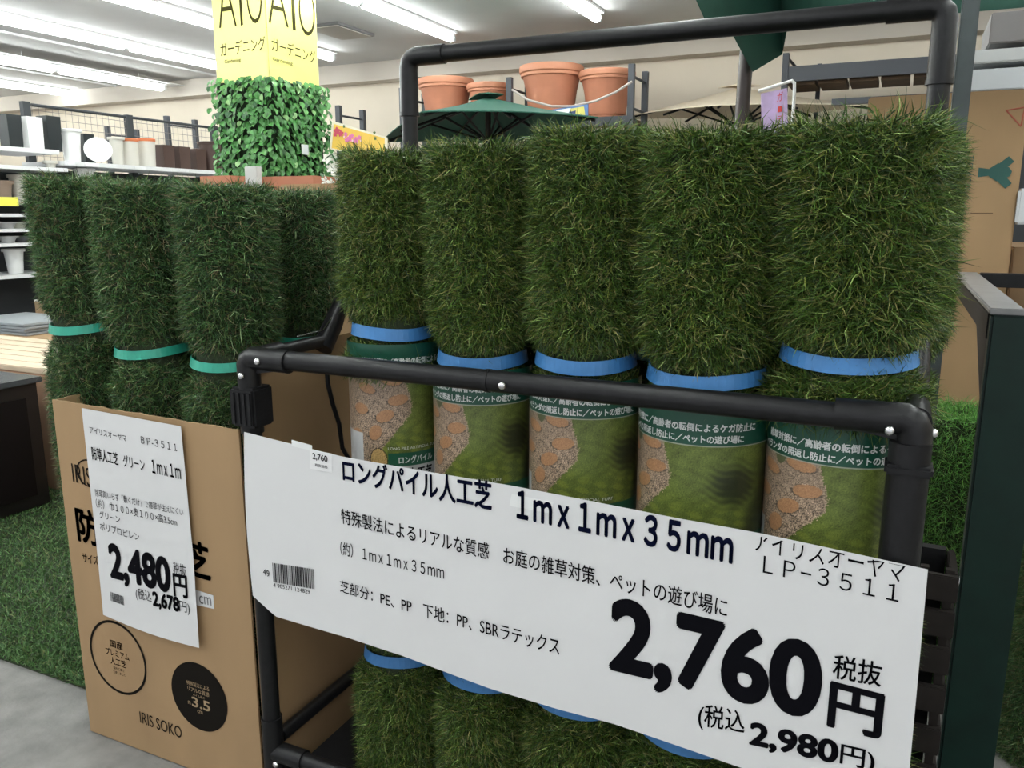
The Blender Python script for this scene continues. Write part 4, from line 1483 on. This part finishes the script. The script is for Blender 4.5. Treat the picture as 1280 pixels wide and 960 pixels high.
# yellow flower poster and small blue poster
PYY = 4.3
ps = [onY(u, v, PYY) for u, v in ((412, 186), (484, 205), (484, 172), (415, 151))]
fpz = thing('flower_poster', 'yellow poster printed with pink flowers beside the green parasol', 'poster', (ps[0].x, PYY, 0))
mb = MB().hexa([(q.x, PYY + dy, q.z) for dy in (0, 0.008) for q in ps])
mb.f = [tuple(reversed(f)) for f in mb.f]
mb.build('board', mat('poster_white', (0.80, 0.76, 0.62), 0.5), fpz)
cen = sum(ps, Vector()) / 4
mb = MB().add([(cen.x + (q.x - cen.x) * 0.92, PYY - 0.002, cen.z + (q.z - cen.z) * 0.86) for q in ps], [(0, 1, 2, 3)])
mb.build('printed_field', mat('poster_yellow', (0.83, 0.56, 0.10), 0.5), fpz)
for nm, c, dots in (('printed_rose', (0.62, 0.09, 0.14), [(421, 164, 5), (426, 167, 4), (419, 168, 3)]),
                    ('printed_blossom', (0.72, 0.20, 0.42), [(432, 168, 3), (437, 173, 4), (445, 175, 4), (440, 170, 3), (449, 172, 3), (433, 175, 3)]),
                    ('printed_petal', (0.85, 0.60, 0.66), [(436, 171, 1.6), (441, 176, 1.8), (447, 178, 1.6), (451, 176, 1.4), (430, 171, 1.3)]),
                    ('printed_leaf', (0.10, 0.16, 0.05), [(430, 158, 2), (468, 166, 2), (469, 173, 2.2)])):
    for k, (u, v, r) in enumerate(dots):
        c0_ = onY(u, v, PYY - 0.004 - 0.001 * len(nm) / 10 - 0.0002 * k)
        rr = r / FPX * 4.6
        MB().add([(c0_.x + rr * (1 + 0.25 * math.sin(5 * a)) * math.cos(a), c0_.y, c0_.z + rr * (1 + 0.25 * math.sin(5 * a)) * math.sin(a)) for a in np.linspace(0, 2 * math.pi, 21)[:-1]], [tuple(range(20))]).build(nm, mat(nm, c, 0.5), fpz)
MB().tube([(cen.x, PYY + 0.02, 0), (cen.x, PYY + 0.02, cen.z)], 0.012, 8).build('stand', STEEL, fpz)
bp_ = thing('poster', 'small blue and yellow poster at the foot of the terracotta pots', 'poster', (onY(712, 142, 5.6).x, 5.6, 0))
ps = [onY(u, v, 5.6) for u, v in ((690, 156), (735, 150), (735, 130), (690, 137))]
mb = MB().hexa([(q.x, 5.6 + dy, q.z) for dy in (0, 0.008) for q in ps])
mb.build('board', mat('poster_blue', (0.10, 0.20, 0.45), 0.5), bp_)
for poly, c in ((((696, 138), (714, 135), (708, 150), (694, 150)), (0.75, 0.78, 0.8)), (((712, 136), (730, 133), (732, 146), (716, 148)), (0.65, 0.60, 0.15)), (((704, 142), (720, 138), (718, 150), (706, 150)), (0.05, 0.08, 0.2))):
    q = [onY(u, v, 5.597) for u, v in poly]
    mb = MB().add([(w.x, w.y - c[2] * 0.01, w.z) for w in q], [(0, 1, 2, 3)])
    mb.build('printed_shape', mat('poster_ink_%d' % int(c[0] * 100), c, 0.5), bp_)
MB().tube([(bp_.location.x, 5.62, 0), (bp_.location.x, 5.62, ps[0].z)], 0.012, 8).build('stand', STEEL, bp_)


# ------------------------------------------------------------------ parasols
def canopy(mb, apex, corners, th=0.006, sag=0.02, n=8):
    """square canopy: four sagging panels from the apex to the eaves"""
    k = len(corners)
    for i in range(k):
        A, B = corners[i], corners[(i + 1) % k]
        base = len(mb.v)
        for r in range(n + 1):
            for c in range(n + 1):
                t, s = r / n, c / n
                e = A * (1 - s) + B * s
                p = apex + (e - apex) * t
                p = p + Vector((0, 0, -sag * math.sin(math.pi * t) * 0.6 + sag * 0.8 * t * math.sin(math.pi * s)))
                mb.v.append(tuple(p))
        m = (n + 1) ** 2
        for r in range(n + 1):
            for c in range(n + 1):
                q = mb.v[base + r * (n + 1) + c]
                mb.v.append((q[0], q[1], q[2] - th))
        for r in range(n):
            for c in range(n):
                a = base + r * (n + 1) + c
                mb.f.append((a, a + n + 1, a + n + 2, a + 1))
                mb.f.append((a + m, a + m + 1, a + m + n + 2, a + m + n + 1))
        a = base + n * (n + 1)
        for c in range(n):
            mb.f.append((a + c, a + c + m, a + c + m + 1, a + c + 1))
    return mb


GRNC = mat('green_canvas', (0.010, 0.085, 0.055), 0.8, 0, 0.06, 20)
GRND = mat('dark_green_canvas', (0.006, 0.050, 0.032), 0.8, 0, 0.1, 20)
BEIGE = mat('beige_canvas', (0.72, 0.62, 0.48), 0.8, 0, 0.04, 20)
BRONZE = mat('bronze_pole', (0.035, 0.026, 0.024), 0.35, 0.3)


def parasol(label, apex, corners, m, pole_r=0.02, foot=True, knob=True):
    cen = sum(corners, Vector()) / len(corners)
    t = thing('parasol', label, 'parasol', (apex.x, apex.y, 0))
    canopy(MB(), apex, corners).build('canopy', m, t, True)
    mb = MB()
    vent = [apex + (c - apex) * 0.16 + Vector((0, 0, 0.035)) for c in corners]
    canopy(mb, apex + Vector((0, 0, 0.03)), vent, sag=0.006, n=4).build('vent_cap', m, t, True)
    ptop = Vector((apex.x, apex.y, apex.z - 0.01))
    MB().tube([(apex.x, apex.y, 0.05), ptop], pole_r, 14).build('pole', BRONZE, t, True)
    MB().lathe([(0.001, 0), (0.22, 0), (0.22, 0.03), (0.05, 0.05), (0.03, 0.2), (0.001, 0.2)], (apex.x, apex.y, 0), 24).build('base', BLACKP, t, True)
    hub = Vector((apex.x, apex.y, apex.z - 0.28))
    MB().tube([hub + Vector((0, 0, -0.05)), hub + Vector((0, 0, 0.03))], pole_r * 1.9, 12).build('runner', BLACKP, t, True)
    ends = list(corners) + [(corners[i] + corners[(i + 1) % len(corners)]) / 2 for i in range(len(corners))]
    for e in ends:
        off = Vector((0, 0, -0.022))
        rb = MB().tube([apex + off, apex + (e - apex) * 0.97 + off], 0.009, 6).build('rib', BLACKP, t)
        MB().tube([hub, apex + (e - apex) * 0.5 + off], 0.008, 6).build('strut', BLACKP, rb)
    return t


zz = 1.60
A = onZ(527, 139, zz)
B = onZ(748, 146, zz)
Cc = onZ(476, 177, zz)
D = B + (Cc - A)
cen = (B + Cc) / 2
ax = onY(610, 121, cen.y)
parasol('open green parasol behind the left cart post', Vector((ax.x, ax.y, ax.z)), [A, B, D, Cc], GRNC)
zz = 1.80
Nn = onZ(897, 131, zz)
Ll = onZ(765, 149, zz)
Rr = onZ(1100, 133, zz)
D = Ll + (Rr - Nn)
cen = (Ll + Rr) / 2
ax = onY(906, 110, cen.y)
parasol('open beige parasol with dark ribs behind the turf rolls', Vector((cen.x, cen.y, ax.z)), [Nn, Rr, D, Ll], BEIGE)

# large half folded parasol close behind the cart
PX_, PYp = onY(937, 100, 2.4).x, 2.4
ep = []
for u, v, Y in ((862, -20, 1.98), (884, 29, 2.05), (905, 22, 2.2), (941, 88, 2.36), (978, 66, 2.45), (985, 30, 2.35), (1060, 26, 2.2), (1290, 6, 2.15), (1420, -20, 2.3)):
    ep.append(onY(u, v, Y))
ep += [Vector((0.5, 3.1, 1.85)), Vector((-0.1, 3.2, 1.98)), Vector((-0.4, 3.0, 2.0)), Vector((-0.50, 2.6, 2.02)), Vector((-0.50, 2.3, 1.95))]
apex = Vector((PX_, PYp, 2.15))
t = thing('parasol', 'large dark green parasol half folded over the cart, brown pole in front of the wall', 'parasol', (PX_, PYp, 0))
mb = MB()
ns, nt_ = len(ep), 10
for i in range(ns):
    for r in range(nt_ + 1):
        s = r / nt_
        e = ep[i]
        p = apex + (e - apex) * s
        p.z += 0.10 * math.sin(math.pi * s) * (1 if i % 2 == 0 else 0.45)
        mb.v.append(tuple(p))
m0 = len(mb.v)
mb.v += [(p[0], p[1], p[2] - 0.004) for p in mb.v]
for i in range(ns):
    j = (i + 1) % ns
    for r in range(nt_):
        a, b = i * (nt_ + 1) + r, j * (nt_ + 1) + r
        mb.f.append((a, b, b + 1, a + 1))
        mb.f.append((m0 + a, m0 + a + 1, m0 + b + 1, m0 + b))
mb.build('canopy', GRND, t, True)
pb = onY(929, 152, PYp)
MB().tube([(PX_ - 4.2 * (PX_ - pb.x), PYp, 0.05), (PX_ + 0.004, PYp, 2.14)], 0.019, 20).build('pole', BRONZE, t, True)
MB().lathe([(0.001, 0), (0.22, 0), (0.22, 0.03), (0.05, 0.05), (0.03, 0.2), (0.001, 0.2)], (PX_, PYp, 0), 24).build('base', BLACKP, t, True)

# purple banner on a white pipe stand
bn = thing('hanging_banner', 'small purple banner with red lettering hanging from a white pipe stand', 'banner', (onY(975, 150, 2.9).x, 2.9, 0))
q = [onY(u, v, 2.9) for u, v in ((952, 170), (985, 170), (984, 110), (951, 117))]
MB().hexa([(w.x, 2.9 + dy, w.z) for dy in (0, 0.003) for w in q]).build('cloth', mat('purple_cloth', (0.55, 0.42, 0.68), 0.7, 0, 0.15, 30), bn)
mb = MB()
for body, a, b, h in (('ガ', (971, 128), (978, 126), 12), ('ー', (972, 141), (977, 140), 8), ('デ', (971, 154), (978, 153), 10)):
    letter_line(mb, body, a, b, h, 2.898)
mb.build('lettering', mat('red_ink', (0.65, 0.06, 0.06), 0.6), bn)
pp = [onY(948, 114, 2.9), onY(990, 101, 2.9), onY(993, 104, 2.9), onY(993, 118, 2.9)]
pp.append(Vector((pp[-1].x, 2.9, 0.0)))
MB().tube(pp, 0.0055, 8).build('stand_pipe', WHITEP, bn, True)
MB().lathe([(0.001, 0), (0.14, 0), (0.14, 0.015), (0.001, 0.02)], (pp[-1].x, 2.9, 0), 20).build('stand_base', WHITEP, bn, True)

# ------------------------------------------------------------------ right side: upright, big carton, green frame, turf
up_ = onY(1209, 50, 1.62)
st_ = thing('steel_upright', 'tall dark grey steel upright right beside the rear cart post', 'upright', (up_.x, 1.62, 0))
MB().rbox(up_.x - 0.013, up_.x + 0.013, 1.61, 1.65, 0.01, 2.2, 0.002).build('post', mat('grey_green_steel', (0.055, 0.07, 0.07), 0.4, 0, 0.15, 30), st_)
MB().rbox(up_.x - 0.03, up_.x + 0.03, 1.59, 1.67, 0.0, 0.01, 0.002).build('foot', STEEL, st_)

YC = 2.5
l0, r0, t0 = onY(1085, 131, YC), onY(1291, 112, YC), onY(1240, 113, YC)
bc = thing('carton', 'big tan carton printed with a green tree emblem, behind the green frame', 'carton', ((l0.x + r0.x) / 2, YC + 0.3, 0))
bf = MB().rbox(l0.x, r0.x - 0.004, YC, YC + 0.6, 0.0, t0.z, 0.004).build('body', CARD, bc)
TREE = mat('green_print', (0.03, 0.10, 0.085), 0.8)
mb = MB()
ctr = onY(1242, 216, YC)
k_ = 0.0027


def poly(mb, pts, Y=YC - 0.0015):
    Y = Y - 0.0004 * (len(mb.v) // 4)
    mb.add([(ctr.x + x * k_, Y, ctr.z + z * k_) for x, z in pts], [tuple(range(len(pts)))])


# emblem lying on its side: stem to the left, three square leaves to the right
poly(mb, [(-13, -4), (-3, -2.5), (-3, 3.5), (-13, 5)])
poly(mb, [(-4, -3), (3, -8), (9, -4), (9, 5), (3, 9), (-4, 4)])
poly(mb, [(2, 7), (11, 15), (16, 10), (8, 2)])
poly(mb, [(2, -6), (11, -15), (16, -10), (8, -1)])
poly(mb, [(5, -4), (9, -6.5), (14, -3), (15, 1), (12, 5), (7, 5)])
mb.build('tree_emblem', TREE, bf)
mb = MB()
v, f = fit('TREE WORK')
mb.add([(ctr.x - 0.062 + 0.013 * t_, YC - 0.0015, ctr.z + 0.045 - s * 0.09) for s, t_ in v], f)
mb.build('emblem_lettering', TREE, bf)
mb = MB()
tri = [onY(u, v_, YC) for u, v_ in ((1258, 138), (1281, 134), (1276, 158))]
for i in range(3):
    a, b = tri[i], tri[(i + 1) % 3]
    MBt = mb.tube([(a.x, YC - 0.001, a.z), (b.x, YC - 0.001, b.z)], 0.0018, 6)
mb.build('red_mark', mat('red_print', (0.40, 0.10, 0.06), 0.7), bf)
mb = MB()
a, b = onY(1213, 267, YC), onY(1241, 267, YC)
mb.box(a.x, b.x, YC - 0.001, YC + 0.001, a.z, a.z + 0.002).build('slit', mat('slit_dark', (0.12, 0.07, 0.04), 0.9), bf)
# second carton to the right
tag(MB().rbox(r0.x + 0.004, r0.x + 0.6, YC + 0.05, YC + 0.55, 0.0, onY(1275, 300, YC).z - 0.02, 0.004).build('carton', mat('brown_carton', (0.27, 0.17, 0.09), 0.8)), 'lower brown carton next to the tree emblem carton', 'carton')
wr = onY(1276, 250, YC - 0.1)
tag(MB().rbox(wr.x + 0.002, wr.x + 0.06, YC - 0.02, YC + 0.04, wr.z - 0.06, wr.z + 0.03, 0.006).build('wrapped_pack', mat('plastic_wrap', (0.6, 0.62, 0.63), 0.15)), 'clear wrapped pack at the edge beside the big carton', 'pack')

# green steel frame
LY = 1.50
lt = onY(1240, 388, LY)
lb_x = lt.x
fr = thing('display_stand', 'dark green steel display frame with grey top rails near the cart', 'frame', (lb_x + 0.3, 2.2, 0))
LZ = lt.z
leg = MB().rbox(lb_x, lb_x + 0.085, LY, LY + 0.035, 0.0, LZ - 0.006, 0.004).build('leg', GREENSTEEL, fr)
MB().rbox(lb_x + 0.9, lb_x + 0.985, LY, LY + 0.035, 0.0, LZ - 0.006, 0.004).build('leg', GREENSTEEL, fr)
MB().rbox(lb_x + 0.9, lb_x + 0.985, 2.415, 2.45, 0.0, LZ - 0.006, 0.004).build('leg', GREENSTEEL, fr)
GREYR = mat('grey_rail', (0.25, 0.25, 0.25), 0.4, 0.2, 0.1, 20)
MB().rbox(lb_x - 0.004, lb_x + 0.046, LY - 0.003, 2.45, LZ - 0.006, LZ + 0.004, 0.002).build('top_rail', GREYR, fr)
MB().rbox(lb_x + 0.94, lb_x + 0.99, LY - 0.003, 2.45, LZ - 0.006, LZ + 0.004, 0.002).build('top_rail', GREYR, fr)
MB().rbox(lb_x - 0.002, lb_x + 0.004, LY + 0.03, 2.44, LZ - 0.05, LZ - 0.008, 0.001).build('side_plate', BLACKP, fr)
MB().rbox(lb_x + 0.05, lb_x + 0.94, 2.40, 2.45, LZ - 0.03, LZ + 0.004, 0.002).build('cross_rail', BLACKP, fr)
# triangular brace plate under the rail
MB().hexa([(lb_x + 0.002, LY + 0.03, LZ - 0.16), (lb_x + 0.006, LY + 0.03, LZ - 0.16), (lb_x + 0.006, LY + 0.04, LZ - 0.16), (lb_x + 0.002, LY + 0.04, LZ - 0.16),
           (lb_x + 0.002, LY + 0.03, LZ - 0.03), (lb_x + 0.006, LY + 0.03, LZ - 0.03), (lb_x + 0.006, LY + 0.32, LZ - 0.03), (lb_x + 0.002, LY + 0.32, LZ - 0.03)]).build('brace_plate', BLACKP, fr)
bp = onY(1206, 728, LY + 0.01)
o = MB().tube([(lb_x - 0.014, LY + 0.012, bp.z), (lb_x - 0.004, LY + 0.012, bp.z), (lb_x, LY + 0.012, bp.z)], [0.005, 0.009, 0.009], 14).build('bolt', CHROME, fr, True)

# turf rolls lying and standing on the right
def small_turf(X, Y, z0, sx, sz, label, kind='short'):
    t = thing('turf_roll', label, 'turf roll', (X, Y, z0), 'turf rolls behind the green frame')
    t.scale = (sx, sx, sz)
    link_part('turf_backing', score, t)
    link_part('pile', (spiles[0] if kind == 'short' else piles[0]), t, kind='stuff')
    return t


brightp = roll_pile('bright_pile', 0.66, (), None, 26000, ([(0.07, 0.20, 0.035), (0.11, 0.26, 0.05), (0.16, 0.25, 0.06), (0.05, 0.13, 0.03)], (35, 30, 15, 20)), rb=0.10, plen=0.030, seam=0.01)
bcore = mesh_of(roll_core(0.65, 0.098, 0.008), 'turf_backing', TURFB)
p = onY(1203, 512, 2.05)
for X, Y, lab in ((p.x, 2.05, 'bright green turf roll standing between the cart and the green frame'), (p.x + 0.26, 2.1, 'bright green turf roll behind the leg of the green frame')):
    t = thing('turf_roll', lab, 'turf roll', (X, Y, 0.001), 'bright turf rolls by the green frame')
    t.scale = (1, 1, p.z / 0.66)
    link_part('turf_backing', bcore, t)
    link_part('pile', brightp, t, kind='stuff')
t = small_turf(lb_x + 0.20, 1.75, 0.001, 1.0, 0.62, 'dark green turf roll inside the green frame at the picture edge')

# slatted dark crate between cart and frame
SL = mat('dark_slat', (0.022, 0.018, 0.016), 0.7, 0, 0.2, 20, spec=0.2)
cr = thing('slatted_crate', 'dark slatted crate on the floor between the cart and the green frame', 'crate', (0.13, 1.45, 0))
cx0, cx1 = 0.066, 0.126
cyf = 1.36
topz = onY(1180, 716, cyf).z
for k, v in enumerate((720, 765, 812, 862, 915, 965, 1010)):
    zt_ = onY(1180, v, cyf).z
    zb_ = onY(1180, v + 33, cyf).z
    if zb_ < 0.0:
        break
    MB().rbox(cx0, cx1, cyf, cyf + 0.012, zb_, zt_, 0.002).build('slat', SL, cr)
    MB().rbox(cx1 - 0.012, cx1, cyf + 0.014, cyf + 0.12, zb_, zt_, 0.002).build('slat', SL, cr)
for x in (cx0 + 0.006, cx1 - 0.018):
    MB().box(x, x + 0.012, cyf + 0.013, cyf + 0.025, 0, topz).build('corner_post', SL, cr)
MB().box(cx0, cx1 - 0.014, cyf + 0.1, cyf + 0.12, 0, topz).build('back_panel', BLACKP, cr)
